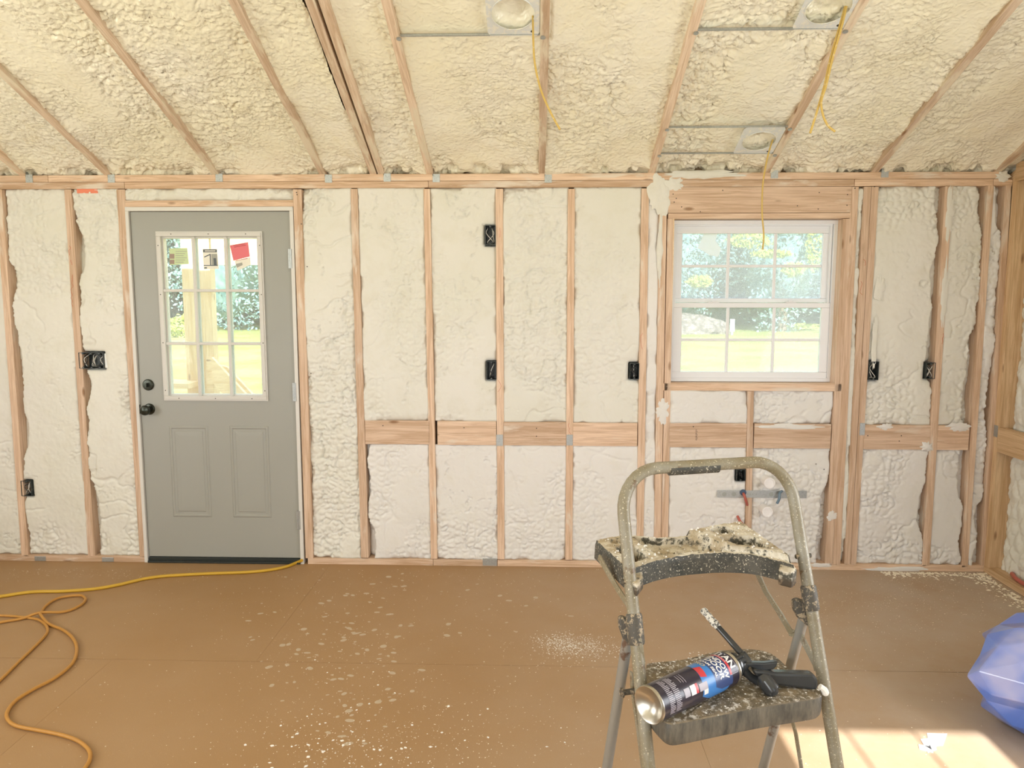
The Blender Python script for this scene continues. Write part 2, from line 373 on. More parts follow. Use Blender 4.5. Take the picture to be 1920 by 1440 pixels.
# ---- wall foam
BOXES = []   # (x0,x1,z0,z1) of electrical boxes: foam stops short of them
def bx(x0, x1, y0, y1): p, q = onY(x0, y1), onY(x1, y0); BOXES.append((p.x, q.x, p.z, q.z)); return BOXES[-1]
BXL = dict(gang=(149, 194, 661, 691), hi=(909.5, 929.5, 422.5, 459), mid=(912.5, 930.5, 677.5, 712), s5=(1180, 1199, 681, 711),
           r1=(1627.5, 1648.5, 678, 712.5), r2=(1735, 1754.5, 680, 710.5), low=(41, 59, 901.5, 930), lad=(1380, 1398, 880, 902))
BXP = {k: bx(v[0], v[1], v[2], v[3]) for k, v in BXL.items()}
def wall_foam(xa0, xa1, xb0, xb1, z0, z1, m, rough=1.0, seed=0, bulge=0.0, step=.0058, worn='', base=.004):
    """foam between two (leaning) timbers; xa* = left edge at z0/z1, xb* = right edge at z0/z1"""
    nr = int((z1-z0)/step)+2; nc = int(max(xb0-xa0, xb1-xa1)/step)+2
    v, u = np.meshgrid(np.linspace(0, 1, nr), np.linspace(0, 1, nc), indexing='ij')
    Z = z0+(z1-z0)*v; XA = xa0+(xa1-xa0)*v; XB = xb0+(xb1-xb0)*v; X = XA+(XB-XA)*u
    wx = X+.05*(fbm(X*7, Z*7, seed+3)-.5); wz = Z+.05*(fbm(X*7, Z*7, seed+5)-.5)
    lo = fbm(X*2.2, Z*2.2, 5, 3)-.5
    patch = sstep(.46, .60, fbm(X*3.1+40, Z*2.3, 23, 3))                       # where it foamed up wrinkled
    r = np.abs(fbm(wx*11, wz*13, seed+31, 3)-.5); crease = np.exp(-(r/.022)**2)
    r2 = np.abs(fbm(wx*4, wz*5, seed+47, 3)-.5); crease2 = np.exp(-(r2/.013)**2)*sstep(.42, .58, fbm(X*3, Z*3, seed+7, 2))
    pl, _ = pillow(wx*26, wz*30, seed+60)
    rough = rough*1.35
    crk = np.exp(-(np.abs(fbm(wx*7+3, wz*8, seed+90, 4)-.5)/.006)**2)*sstep(.52, .66, fbm(X*5, Z*4, seed+93, 2))
    dep = base - .026*lo*rough + patch*rough*(.008*crease + .006*(1-pl)) + .006*crease2*rough + .010*crk - .003*bulge
    dep += .0016*(fbm(X*60, Z*60, 9, 2)-.5)
    nz = fbm(X*9, Z*9, seed+77, 3)
    for d, k in ((X-XA, 'L'), (XB-X, 'R'), (Z-z0, 'B'), (z1-Z, 'T')):
        e = .006+.030*sstep(.50, .72, nz)
        dep = dep + .016*np.exp(-np.clip(d, 0, 1)/(.35*e)) * (0.4+1.2*sstep(.42, .65, nz))
        if k in worn:                                                          # foam broken away beside the stud
            wd = .005+.048*sstep(.35, .75, fbm(Z*3.3+seed, Z*0+seed, seed+2, 3)) + .010*(fbm(X*50, Z*50, seed+4, 2)-.5)
            dep = np.where((d < wd), dep+.055*sstep(0, .007, wd-d), dep)
    for (bx0, bx1, bz0, bz1) in BOXES:
        dx = np.maximum(np.maximum(bx0-X, X-bx1), 0); dz = np.maximum(np.maximum(bz0-Z, Z-bz1), 0); dd = np.hypot(dx, dz)
        dep = np.where(dd < .004, .087, dep+.020*np.exp(-dd/.010))
    dep = np.clip(dep, -.012, .087)
    return grid('foam_infill', np.stack([X, dep, Z], -1), m, wall)
def edge(k, side, z):
    tp, bt = STUDS[k]; i = 1 if side == 'R' else 0
    a = onY(bt[i], bt[2]); b = onY(tp[i], tp[2]); t = (z-a.z)/(b.z-a.z); return a.x+(b.x-a.x)*t
def bay(k1, k2, z0, z1, m, **kw):
    e = -.004
    f = lambda k, s, z: edge(k, s, z) if isinstance(k, str) else k
    wall_foam(f(k1, 'R', z0)+e, f(k1, 'R', z1)+e, f(k2, 'L', z0)-e, f(k2, 'L', z1)-e, z0, z1, m, **kw)
zb, zt = .036, ZT+.001
def zpx(x, y): return onY(x, y).z
bay(-3.85, -3.48, zb, zt, FOAMW, seed=2); bay(-3.44, 'A', zb, zt, FOAMW, seed=4)
bay('A', 'B', zb, zt, FOAMW, seed=11, worn='L', rough=.9); bay('B', 'C', zb, zt, FOAMW, seed=14, worn='L', rough=1.15)
wall_foam(onY(233, 365).x, onY(233, 365).x, onY(551, 365).x, onY(551, 365).x, zpx(390, 375.5), zt, FOAMW, seed=18, rough=.8, bulge=1)
bay('D', 'S1', zb, zt, FOAMW, seed=21, rough=1.2)
for i, (a, b) in enumerate((('S1', 'S2'), ('S2', 'S3'), ('S3', 'S4'), ('S4', 'S5'))):
    (xa, xb), ya, yb = BL[i]; xm = (xa+xb)/2
    bay(a, b, zpx(xm, ya)-.001, zt, FOAMW, seed=30+i*5, rough=(.55, .6, .95, .6)[i])
    bay(a, b, zb, zpx(xm, yb)+.001, FOAML, seed=60+i*5, rough=(.7, 1.0, .7, .55)[i], worn='L' if i == 0 else '')
bay('S5', 'K0', zb, zt, FOAML, seed=81, rough=.3)
bay('J0', 1.10, zpx(1330, 793)-.001, zpx(1330, 733)+.001, FOAML, seed=84, rough=.3, bulge=2)
wall_foam(edge('J0', 'R', .9), edge('J0', 'R', .9), onY(1402, 760).x, onY(1402, 760).x, zpx(1330, 793.5)-.001, zpx(1330, 733)+.001, FOAML, seed=84, rough=.3, bulge=3)
wall_foam(onY(1413, 760).x, onY(1413, 760).x, edge('JR', 'L', .9), edge('JR', 'L', .9), zpx(1480, 795)-.001, zpx(1480, 733)+.001, FOAML, seed=88, rough=1.1, bulge=2)
wall_foam(edge('J0', 'R', 0), edge('J0', 'R', .7), onY(1396, 1057).x, onY(1400, 840).x, zb, zpx(1330, 839)+.001, FOAML, seed=92, rough=.4)
wall_foam(onY(1408, 1057).x, onY(1412, 840).x, edge('JR', 'L', 0), edge('JR', 'L', .7), zb, zpx(1480, 841)+.001, FOAML, seed=96, rough=1.0, worn='R')
bay('KR', 'DR1', zb, zt, FOAMW, seed=99, rough=.4)
bay('DR2', 'R2', zpx(1680, 797)-.001, zt, FOAMW, seed=104, rough=1.0, worn='R'); bay('DR2', 'R2', zb, zpx(1680, 843)+.001, FOAML, seed=108, rough=1.1, worn='R')
bay('R2', 'R3', zpx(1787, 798)-.001, zt, FOAMW, seed=112, rough=.8, worn='R'); bay('R2', 'R3', zb, zpx(1787, 844)+.001, FOAML, seed=116, rough=.8, worn='R')
bay('R3', 'RC', zb, zt, FOAML, seed=120, rough=1.0, worn='R')
def blob(px, py, rx, ry, th, m, parent, seed, Y=-.0005, name='foam_overspray'):
    """thin irregular skin of overspray on the face of a timber"""
    c = onY(px, py, Y); s = onY(px+1, py, Y).x-c.x; n, rr = 40, 9; P = np.zeros((rr, n+1, 3))
    for j in range(n+1):
        a = 2*math.pi*(j % n)/n; k = 1+.62*(float(fbm(np.array(2+2.6*math.cos(a)), np.array(3+2.6*math.sin(a)), seed, 4, .65))-.5)*2
        for i in range(rr):
            q = i/(rr-1); X = c.x+s*rx*k*q*math.cos(a); Z = c.z+s*ry*k*q*math.sin(a)
            P[i, j] = (X, Y-th*(1-q**3)*(.5+float(fbm(np.array(X*30), np.array(Z*30), seed, 3))), Z)
    return grid(name, P, m, parent)
for a in ((1238, 366, 22, 38, .006), (1262, 345, 20, 12, .004), (1237, 470, 5, 70, .004), (1320, 327, 75, 7, .008), (1243, 770, 12, 22, .004),
          (1660, 800, 14, 6, .003), (1800, 800, 22, 8, .004), (1480, 800, 60, 5, .003), (1738, 838, 12, 9, .008), (1650, 540, 9, 26, .004), (1560, 967, 9, 10, .004),
          (1780, 400, 6, 50, .002), (1770, 560, 6, 60, .002), (1640, 640, 5, 50, .002), (1540, 1060, 20, 4, .003), (1680, 1068, 60, 6, .004), (1880, 330, 14, 9, .006)):
    blob(*a, FOAMW if a[1] < 700 else FOAML, wall, int(a[0]))
for (x0, x1, y0, y1) in ((930.5, 943, 815, 836), (1062, 1074, 815, 835), (1611, 1622, 793, 816), (905, 932, 1047, 1060), (66, 86, 1043, 1055.5), (192, 213, 1045, 1055.5)):
    a, b = onY(x0, y1), onY(x1, y0); mb = MB(); mb.box(a.x, b.x, -.0035, -.0005, max(a.z, .002), b.z); mb.build('nail_plate', GALV, wall, bevel=.001)
# hurricane ties on the top plate
for i, (px, py) in enumerate(((55, 335), (209, 335), (411, 333), (616, 335), (726, 333), (818, 334), (1028, 335), (1452, 327), (1659, 325))):
    c = onY(px, py); mb = MB(); h = .022
    mb.box(c.x-.020, c.x+.020, -.003, -.0005, c.z-h, c.z+h); mb.box(c.x-.020, c.x-.017, -.003, .03, c.z+h*.6, c.z+h+.03)
    for a, b in ((-.010, .010), (.010, .008), (0, -.012)): mb.lathe((c.x+a, -.003, c.z+b), (0, -1, 0), [(.0035, 0), (.0035, .0015), (0, .002)], 8)
    mb.build('hurricane_tie', GALV, wall)
# nail heads and pencil marks on timbers
NAIL = mat('nail_head', (.08, .07, .06), .4, .6); REDP = mat('red_crayon', (.55, .12, .06), .8); INK = mat('stamp_ink', (.12, .08, .06), .8)
nb = MB()
for (x, y) in ((1262, 364), (1268, 372), (1264, 379), (1278, 388), (1313, 397), (1355, 357), (1536, 361), (1589, 365), (1588, 385), (1534, 392), (1495, 386), (1603, 353), (718, 798), (870, 802),
               (1006, 803), (1006, 818), (1300, 800), (1690, 817), (1686, 827), (1640, 350), (1650, 352), (556, 361), (557, 365), (1530, 870), (1545, 880), (1627, 817), (565, 420), (576, 500), (583, 700)):
    c = onY(x, y); nb.lathe((c.x, -.0006, c.z), (0, -1, 0), [(.0035, 0), (.003, .001), (0, .001)], 7)
nb.build('nail_heads', NAIL, wall)
def scrib(px, py, w_, h_, n, m, name):
    mb = MB(); r = random.Random(px); pts = []
    for i in range(n): q = onY(px+w_*(r.random()-.5), py+h_*(i/(n-1)-.5), -.0008); pts.append(q)
    mb.tube(curve_pts(pts, 4), .0009, 4); mb.build(name, m, wall)
for a in ((1068, 806, 9, 26, 6), (936, 724, 6, 22, 4), (937, 436, 6, 18, 4), (1203, 640, 5, 30, 6), (131, 470, 5, 18, 5), (135, 545, 6, 60, 12), (133, 492, 6, 10, 4), (1621, 492, 7, 12, 5), (1615, 540, 6, 26, 6), (1767, 635, 6, 20, 5)): scrib(*a, REDP, 'pencil_mark')
mb = MB()
for i in range(7): a = onY(1306, 806+i*3, -.0008); mb.box(a.x-.006, a.x+.003+.003*(i % 2), -.0012, -.0004, a.z-.003, a.z)
mb.build('grade_stamp', INK, wall)
# ---- ceiling (sloping, ridge behind the photographer)
NR = Vector((0, -RS, -1)).normalized()                # room-side normal of the slope
ceil = MB()
for (ya, za, yb, zb_) in ((.35, PZ-.35*RS, -2.45, ZR), (-2.45, ZR, -5.2, ZR-RS*2.75)):
    ceil.hexa([(x, y, z+o) for x in (XL-.2, XR+.2) for (y, z) in ((ya, za), (yb, zb_)) for o in (.20, .23)])
ceil = tag(ceil.build('ceiling', SH), kind='structure')
def RP(x, y, off=0): return Vector((x, y, (PZ-RS*y if y > -2.45 else 2*ZR-PZ+RS*y+0)+off)) if y > -2.45 else Vector((x, y, ZR+RS*(y+2.45)+off))
RAFT = [-3.51, -2.897, -2.41, -1.793, -1.188, -.906, -.861, -.587, .036, .642, 1.268, 1.857, 2.518]
rx_end = {-.906: (-.906, -.886), -.861: (-.861, -.834)}
for x in RAFT:
    xa, xb = rx_end.get(x, (x, x)); 
    board('rafter', RP(xa, .10), RP(xb+(xb-xa), -2.43), .038, .18, NR, WOODR, ceil)
    board('rafter', RP(xb+(xb-xa), -2.47), RP(xb+(xb-xa), -4.9), .038, .18, Vector((0, RS, -1)), WOODR, ceil, 0)
board('ridge_beam', (XL, -2.45, ZR+.0), (XR, -2.45, ZR+.0), .038, .20, (0, 0, -1), WOODR, ceil)
HOLES = [(-.095, -1.14, .095), (1.15, -1.155, .095), (1.142, -.29, .085)]
def ceil_foam(x0, x1, y0, y1, step, seed, rough=1.0, rec=.035, style=0):
    nr = int(abs(y1-y0)*1.07/step)+2; nc = int((x1-x0)/step)+2
    v, u = np.meshgrid(np.linspace(0, 1, nr), np.linspace(0, 1, nc), indexing='ij'); X = x0+(x1-x0)*u; Y = y0+(y1-y0)*v; T = -Y*1.07
    wx = X+.16*(fbm(X*6, T*6, seed+3, 4)-.5); wy = T+.16*(fbm(X*6+9, T*6, seed+5, 4)-.5)
    lo = fbm(X*3.2, T*2.6, seed+1, 3)-.5
    p1, _ = pillow(wx*(10+5*style), wy*(19+4*style), seed+9); p2, _ = pillow(wx*27+.6*p1, wy*46, seed+19)
    p1 = p1**.6; p2 = p2**.6
    smooth_ = sstep(.56, .68, fbm(X*4+seed, T*1.6, seed+29, 2))               # places where the skin is slick and flat
    big = sstep(.45, .62, fbm(X*3.6, T*3.0+seed, seed+37, 2))
    amp = rough*(1-.85*smooth_)
    rdg = np.abs(fbm(wx*9, wy*15, seed+41, 3)-.5); cr = np.exp(-(rdg/.02)**2)
    h = .050*lo - amp*(.009*big*(1-p1) + .0065*(1-p2) + .011*cr*(.4+.6*big) + .006*np.exp(-(np.abs(fbm(wx*22, wy*34, seed+71, 3)-.5)/.03)**2))
    dl, dr = X-x0, x1-X; nz = fbm(X*6, T*6, seed+50, 3)
    for d in (dl, dr): h = h - .014*np.exp(-d/.010)*sstep(.45, .7, nz) + .020*np.exp(-d/.05)
    h = h + .022*np.exp(-np.clip(T, 0, 9)/.06)
    off = rec - h + .032*np.exp(-np.clip(T, 0, 9)/.022)*sstep(.50, .62, fbm(X*13, T*9, seed+83, 3))
    off = np.maximum(off, -.004)
    for (hx, hy, hr) in HOLES:
        d = np.maximum(np.abs(X-hx)/.16, np.abs(Y-hy)/.16); off = np.where(d < 1, np.maximum(off, .020+.012*(fbm(X*20, Y*20, 7, 2))), off)
        d2 = np.hypot(X-hx, Y-hy); off = np.where(d2 < hr*1.05, off+.03*sstep(0, .25, 1.05-d2/hr), off)
    Zb = np.where(Y > -2.45, PZ-RS*Y, ZR+RS*(Y+2.45))
    Z = Zb+off; Z = np.where(Y > .02, np.maximum(PZ-.002, np.minimum(Z, PZ+.05)), Z)
    return grid('foam_infill', np.stack([X, Y, Z], -1), FOAMC, ceil)
ed = [XL] + RAFT + [XR+.1]
for i, (a, b) in enumerate(zip(ed[:-1], ed[1:])):
    if b-a < .08: continue
    x0 = a+.016 if i else a; x1 = b-.016
    st = .0062
    sty = (0, 1, 0, 1, 0, 0, 0, 1, 1, 0, 0, 1, 0, 0)[i % 14]
    ceil_foam(x0, x1, .085, -1.45, st, 200+i*7, rough=(1.1, 1, 1.1, 1.2, 1.2, .9, .9, .9, .95, 1.05, 1.45, 1.05, 1.05, .8)[i % 14], style=sty)
    ceil_foam(x0, x1, -1.445, -2.45, .02, 200+i*7); ceil_foam(x0, x1, -2.45, -4.88, .03, 400+i*7)
# ---- right wall (gable end), only its far corner is in view
wr_ = MB()
WY0, WY1, WZ0, WZ1 = -3.7, -2.3, .85, 1.95
for a, b, c, d in ((WY1, .12, 0, 3.4), (YB-.12, WY0, 0, 3.4), (WY0, WY1, 0, WZ0), (WY0, WY1, WZ1, 3.4)): wr_.box(XR+.12, XR+.15, a, b, c, d)
wr_ = tag(wr_.build('wall_right', SH), kind='structure')
NX = (-1, 0, 0)
def rstud(y, z1, wdt=.038, p=wr_, x=XR, n=NX, m=WOODO, z0=.038): return board('stud', (x, y, z0), (x, y, z1), wdt, .118, n, m, p)
def zroof(y): return PZ-RS*y if y > -2.45 else ZR+RS*(y+2.45)
board('sole_plate', (XR, .09, .019), (XR, YB, .019), .038, .118, NX, WOODO, wr_)
ys = [-.019, -.43, -.84, -1.25, -1.66, -2.07, -2.28, -3.72, -4.1, -4.5, -4.86]
for y in ys: rstud(y, zroof(y)-.05)
for a, b in zip(ys[:-1], ys[1:]):
    if (a, b) == (-2.28, -3.72): continue
    board('blocking', (XR, a-.02, onY(1867, 822).z), (XR, b+.02, onY(1867, 822).z), .14, .038, NX, WOODO, wr_)
board('raking_plate', (XR, .05, zroof(.05)-.03), (XR, -2.45, zroof(-2.45)-.03), .055, .118, NX, WOODO, wr_)
board('raking_plate', (XR, -2.45, zroof(-2.45)-.03), (XR, YB, zroof(YB)-.03), .055, .118, NX, WOODO, wr_)
board('gable_board', (XR-.001, -.02, 2.25), (XR-.001, -1.7, 2.25), .10, .02, NX, WOODO, wr_)
board('ledger_board', (XR-.0, -.20, onY(1900, 412).z), (XR-.0, -1.2, onY(1900, 412).z), .05, .118, NX, WOODO, wr_)
def side_foam(x, sgn, y0, y1, z0, z1, seed, step, parent, rec=.03):
    nr = int((z1-z0)/step)+2; nc = int(abs(y1-y0)/step)+2
    v, u = np.meshgrid(np.linspace(0, 1, nr), np.linspace(0, 1, nc), indexing='ij'); Z = z0+(z1-z0)*v; Y = y0+(y1-y0)*u
    wx = Y+.06*(fbm(Y*6, Z*6, seed)-.5); wz = Z+.06*(fbm(Y*6, Z*6, seed+3)-.5); p, _ = pillow(wx*15, wz*9, seed+5); p3, _ = pillow(wx*30, wz*26, seed+8)
    D = rec+.025*(fbm(Y*3, Z*3, seed+8)-.5)+.016*(1-p**.6)+.006*(1-p3**.6)
    D = D+.03*np.exp(-np.abs(Y-y0)/.02)
    return grid('foam_infill', np.stack([x+sgn*D, Y, Z], -1), FOAMW, parent)
for i, (a, b) in enumerate(zip(ys[:-1], ys[1:])):
    if (a, b) == (-2.28, -3.72): side_foam(XR, 1, a, b, .038, .85, 330, .03, wr_); side_foam(XR, 1, a, b, 1.95, 2.9, 331, .03, wr_); continue
    side_foam(XR, 1, a-.015, b+.015, .036, min(zroof(a), zroof(b))-.02, 300+i*3, .008 if i < 2 else .025, wr_, .055)
mb = MB(); c = onY(1863, 803); mb.box(XR-.003, XR-.0005, -.035, -.003, c.z-.045, c.z+.02); mb.build('nail_plate', GALV, wr_)
# ---- left wall and rear wall, behind and beside the photographer
wl_ = MB(); LY0, LY1 = -3.75, -2.05
for a, b, c, d in ((LY1, .12, 0, 3.4), (YB-.12, LY0, 0, 3.4), (LY0, LY1, 0, .8), (LY0, LY1, 2.1, 3.4)): wl_.box(XL-.12, XL-.09, a, b, c, d)
wl_ = tag(wl_.build('wall_left', SH), kind='structure')
board('sole_plate', (XL, .09, .019), (XL, YB, .019), .038, .088, (1, 0, 0), WOOD, wl_)
yl = [-.2, -.6, -1.0, -1.4, -1.8, -2.03, -3.77, -4.2, -4.6]
for y in yl: board('stud', (XL, y, .038), (XL, y, zroof(y)-.03), .038, .088, (1, 0, 0), WOOD, wl_)
for i, (a, b) in enumerate(zip([.08]+yl, yl+[YB])):
    if a == -2.03: side_foam(XL, -1, a, b, .038, .8, 360, .03, wl_); side_foam(XL, -1, a, b, 2.1, 2.9, 361, .03, wl_); continue
    side_foam(XL, -1, a-.015, b+.015, .036, min(zroof(a), zroof(b))-.02, 370+i*3, .03, wl_)
wf_ = MB(); SX0, SX1, SZ0, SZ1 = .90, 1.632, .9, (5.02-1.663)*SUN_T
for a, b, c, d in ((XL-.15, -2.65, 0, 2.5), (-2.65, .05, 0, .88), (-2.65, .05, 2.02, 2.5), (.05, SX0, 0, 2.5), (SX0, SX1, 0, SZ0), (SX0, SX1, SZ1, 2.5), (SX1, XR+.15, 0, 2.5)):
    wf_.box(a, b, YB-.12, YB-.02, c, d)
wf_ = tag(wf_.build('wall_front', FOAMW), kind='structure')
for x in (-3.6, -3.2, -2.68, .08, .45, .87, 1.66, 2.1, 2.5): board('stud', (x, YB+.02, .0), (x, YB+.02, ZT), .038, .04, (0, 1, 0), WOOD, wf_)
# added unseen slab over the wide rear opening keeps direct sun off that side
aw = MB(); aw.box(-3.0, .4, YB-2.2, YB-.12, 2.30, 2.34); aw.build('sun_shield', WOOD, wf_)
wn = tag(empty('window_2', (0, YB, 0)), kind='structure')
mb = MB()
for x in (SX0+(SX1-SX0)/3, SX0+2*(SX1-SX0)/3): mb.box(x-.006, x+.006, YB-.07, YB-.045, SZ0, SZ1)
mb.build('muntin', VINYL, wn)
# ================================================================== DOOR
door = tag(empty('door_1', (DX0, 0, 0)), kind='structure')
LX0, LX1 = onY(302.8, 444, .02).x, onY(484, 444, .02).x; LX0 = (LX0+onY(319, 742, .02).x)/2; LX1 = (LX1+onY(496, 742, .02).x)/2
LZ0, LZ1 = onY(400, 742, .02).z, onY(400, 444, .02).z
mb = MB(); y0, y1 = .012, .056
mb.box(DX0, LX0, y0, y1, DZ0, DZ1); mb.box(LX1, DX1, y0, y1, DZ0, DZ1); mb.box(LX0, LX1, y0, y1, LZ1, DZ1)
pz0, pz1 = onY(350, 969, .012).z, onY(350, 798, .012).z
PA = (onY(321, 884, .012).x, onY(394, 884, .012).x); PB = (onY(434, 884, .012).x, onY(506.5, 884, .012).x)
mb.box(LX0, LX1, y0, y1, DZ0, LZ0)
leaf = mb.build('door_leaf', DOORM, door)
for (a, b) in (PA, PB):          # embossed panels: stepped moulding rings around a raised field
    rings = [(0, 0), (.006, -.004), (.014, -.004), (.020, .0015), (.030, .0015), (.036, -.003), (.060, -.0045)]
    vs, fs = [], []
    for (i_, d_) in rings:
        for (x, z) in ((a+i_, pz0+i_), (b-i_, pz0+i_), (b-i_, pz1-i_), (a+i_, pz1-i_)): vs.append((x, y0-.0004+d_, z))
    for r_ in range(len(rings)-1):
        for k in range(4): fs.append((r_*4+k, r_*4+(k+1) % 4, r_*4+4+(k+1) % 4, r_*4+4+k))
    n = len(vs); fs.append((n-4, n-3, n-2, n-1)); pyd('raised_panel', vs, fs, DOORM, door)
def rect_frame(x0, x1, z0, z1, w_, ya, yb, mb=None):
    mb = mb or MB(); mb.box(x0, x1, ya, yb, z1-w_, z1); mb.box(x0, x1, ya, yb, z0, z0+w_); mb.box(x0, x0+w_, ya, yb, z0+w_, z1-w_); mb.box(x1-w_, x1, ya, yb, z0+w_, z1-w_); return mb
mb = rect_frame(LX0-.028, LX1+.028, LZ0-.028, LZ1+.030, .029, .002, .014); rect_frame(LX0-.020, LX1+.020, LZ0-.020, LZ1+.022, .021, -.003, .004, mb)
lf = mb.build('lite_frame', LITEF, door, bevel=.002)
mb = MB()
for i in range(4):
    for (x, z) in ((LX0-.013, LZ0+(LZ1-LZ0)*(i+.12)/3.3), (LX1+.013, LZ0+(LZ1-LZ0)*(i+.12)/3.3)): mb.lathe((x, -.003, z), NY, [(.0032, 0), (0, .0004)], 8)
for i in range(3):
    for z in (LZ0-.013, LZ1+.014): mb.lathe((LX0+(LX1-LX0)*(i+.3)/2.6, -.003, z), NY, [(.0032, 0), (0, .0004)], 8)
mb.build('screw_holes', NAIL, door)
dxs = [LX0+(LX1-LX0)*k/3 for k in (1, 2)]; dzs = [LZ0+(LZ1-LZ0)*k/3 for k in (1, 2)]
for x in dxs: mb = MB(); mb.box(x-.009, x+.009, .003, .018, LZ0, LZ1); mb.box(x-.010, x+.010, .038, .052, LZ0, LZ1); mb.build('muntin', LITEF, door, bevel=.003)
for z in dzs: mb = MB(); mb.box(LX0, LX1, .0035, .0175, z-.008, z+.008); mb.box(LX0, LX1, .0385, .0515, z-.008, z+.008); mb.build('muntin', LITEF, door, bevel=.003)
mb = rect_frame(LX0-.001, LX1+.001, LZ0-.001, LZ1+.001, .010, .016, .054); mb.build('lite_stop', LITEF, door)
gx = [LX0]+dxs+[LX1]; gz = [LZ0]+dzs+[LZ1]
for i in range(3):
    for j in range(3): mb = MB(); mb.box(gx[i], gx[i+1], .026, .029, gz[j], gz[j+1]); mb.build('pane', GLASSD, door)
# hardware
def px_z(x, y, Y=.012): return onY(x, y, Y)
c = px_z(278.5, 721.5); mb = MB(); mb.lathe((c.x, .012, c.z), NY, [(.033, 0), (.033, .006), (.028, .012), (.018, .013), (0, .013)], 28); mb.box(c.x-.004, c.x+.004, -.022, -.001, c.z-.012, c.z+.012); mb.build('deadbolt', BRONZE, door, True)
c = px_z(280.5, 767); kn = MB(); kn.lathe((c.x, .012, c.z), NY, [(.033, 0), (.033, .004), (.028, .010), (.013, .012), (.012, .030), (.020, .036), (.029, .046), (.030, .056), (.024, .068), (.010, .073), (0, .074)], 28)
kn = kn.build('door_knob', BRONZE, door, True)
mb = MB(); mb.box(DX0-.018, DX0-.002, -.001, .012, c.z-.028, c.z+.028); mb.build('strike_plate', BRONZE, door, bevel=.003)
for (ya, yb) in ((467, 503), (718, 752), (958, 992)):
    a = onY(545+(ya-467)*.04, ya, .0); b = onY(545, yb, .0); mb = MB(); mb.lathe((DX1+.004, -.004, b.z), (0, 0, 1), [(0, 0), (.006, 0), (.006, a.z-b.z), (0, a.z-b.z)], 10)
    mb.box(DX1-.012, DX1+.003, -.001, .013, b.z, a.z); mb.build('hinge', GALV, door, True)
mb = MB(); mb.box(JX0, DX0-.003, -.004, .12, 0, DZ1+.003); mb.box(DX1+.003, JX1, -.004, .12, 0, DZ1+.003); mb.box(JX0, JX1, -.004, .12, DZ1+.003, JZ1)
mb.build('door_jamb', TRIMW, door, bevel=.002)
mb = MB(); mb.box(DX0-.004, DX0-.0003, .016, .05, DZ0, DZ1+.003); mb.box(DX1+.0003, DX1+.004, .016, .05, DZ0, DZ1+.003); mb.box(DX0, DX1, .016, .05, DZ1+.0003, DZ1+.004); mb.build('weather_strip', DARKGAP, door)
mb = MB(); mb.box(DX0, DX1, .004, .13, 0, .030); mb.box(DX0, DX1, -.010, .004, 0, .012); mb.build('threshold', BLACK, door, bevel=.002)
# labels stuck inside the door glass
def card(name, px4, Y, m, label):
    pts = [onY(x, y, Y) for x, y in px4]; mb = MB(); mb.prism(pts, (0, .0006, 0)); o = mb.build(name, m); return tag(o, label, 'sticker')
GREENC = mat('pale_green_card', (.60, .72, .42), .6); WHITEC = mat('white_card', (.85, .82, .72), .6); REDC = mat('coral_card', (.80, .19, .22), .6)
DARKC = mat('dark_print', (.10, .12, .14), .6); GREYC = mat('grey_print', (.38, .38, .34), .6); BROWNC = mat('photo_print', (.36, .27, .22), .6); DRED = mat('dark_red_print', (.45, .06, .07), .6)
def sub(parent, px4, Y, m, name='print'):
    pts = [onY(x, y, Y) for x, y in px4]; mb = MB(); mb.prism(pts, (0, .0003, 0)); o = mb.build(name, m); keep(o, parent); return o
def quad(x0, y0, x1, y1, sh=0): return [(x0, y0), (x1, y0), (x1+sh, y1), (x0+sh, y1)]
YG = .0250
o = card('label_sticker', [(317, 466), (351, 465), (354, 495), (319, 497)], YG, GREENC, 'pale green label with two small photos stuck on upper left door pane')
for k in range(6): sub(o, quad(329, 471+k*4, 350-(k % 3)*3, 472+k*4), YG-.0004, GREYC, 'text_line')
sub(o, quad(318, 476, 327, 485), YG-.0004, BROWNC, 'photo'); sub(o, quad(318, 487, 327, 495), YG-.0004, BROWNC, 'photo')
o = card('label_sticker', [(380, 467), (407, 467), (410, 504), (382, 505)], YG, WHITEC, 'white door label with dark header and drawing on upper middle pane')
sub(o, quad(380.5, 467.5, 406.5, 473), YG-.0004, DARKC, 'header_band'); sub(o, quad(384, 469.5, 404, 471.3), YG-.0008, WHITEC, 'text_line')
sub(o, quad(383, 476, 393, 496, 1), YG-.0004, WHITEC); sub(o, quad(393, 476, 395, 498, 1), YG-.0004, DARKC); sub(o, quad(396, 476, 407, 497, 1), YG-.0004, GREYC, 'photo')
sub(o, quad(400, 484, 405, 497, 1), YG-.0008, DARKC); sub(o, quad(382, 497, 408, 498.5), YG-.0006, DARKC); sub(o, quad(383, 501, 388, 503.5), YG-.0004, DARKC)
sub(o, [(383, 481), (394, 476), (394, 478), (383, 483)], YG-.0006, DARKC)
o = card('warning_sticker', [(431, 460), (465, 454), (468.5, 481), (437.5, 489)], YG, REDC, 'tilted coral red warning sticker on upper right door pane')
for k, (a, b) in enumerate(((437, 458.5), (439, 461), (442, 486), )):
    sub(o, [(a, b+2), (a+22, b-2), (a+22.3, b-1), (a+.3, b+3)], YG-.0004, DRED, 'text_line')
o = card('label_sticker', [(440, 489), (469, 482), (470, 496), (445, 508)], YG, WHITEC, 'white label showing a small sketch below the coral sticker')
sub(o, [(442, 495), (454, 492), (455, 497), (444, 502)], YG-.0004, GREYC)
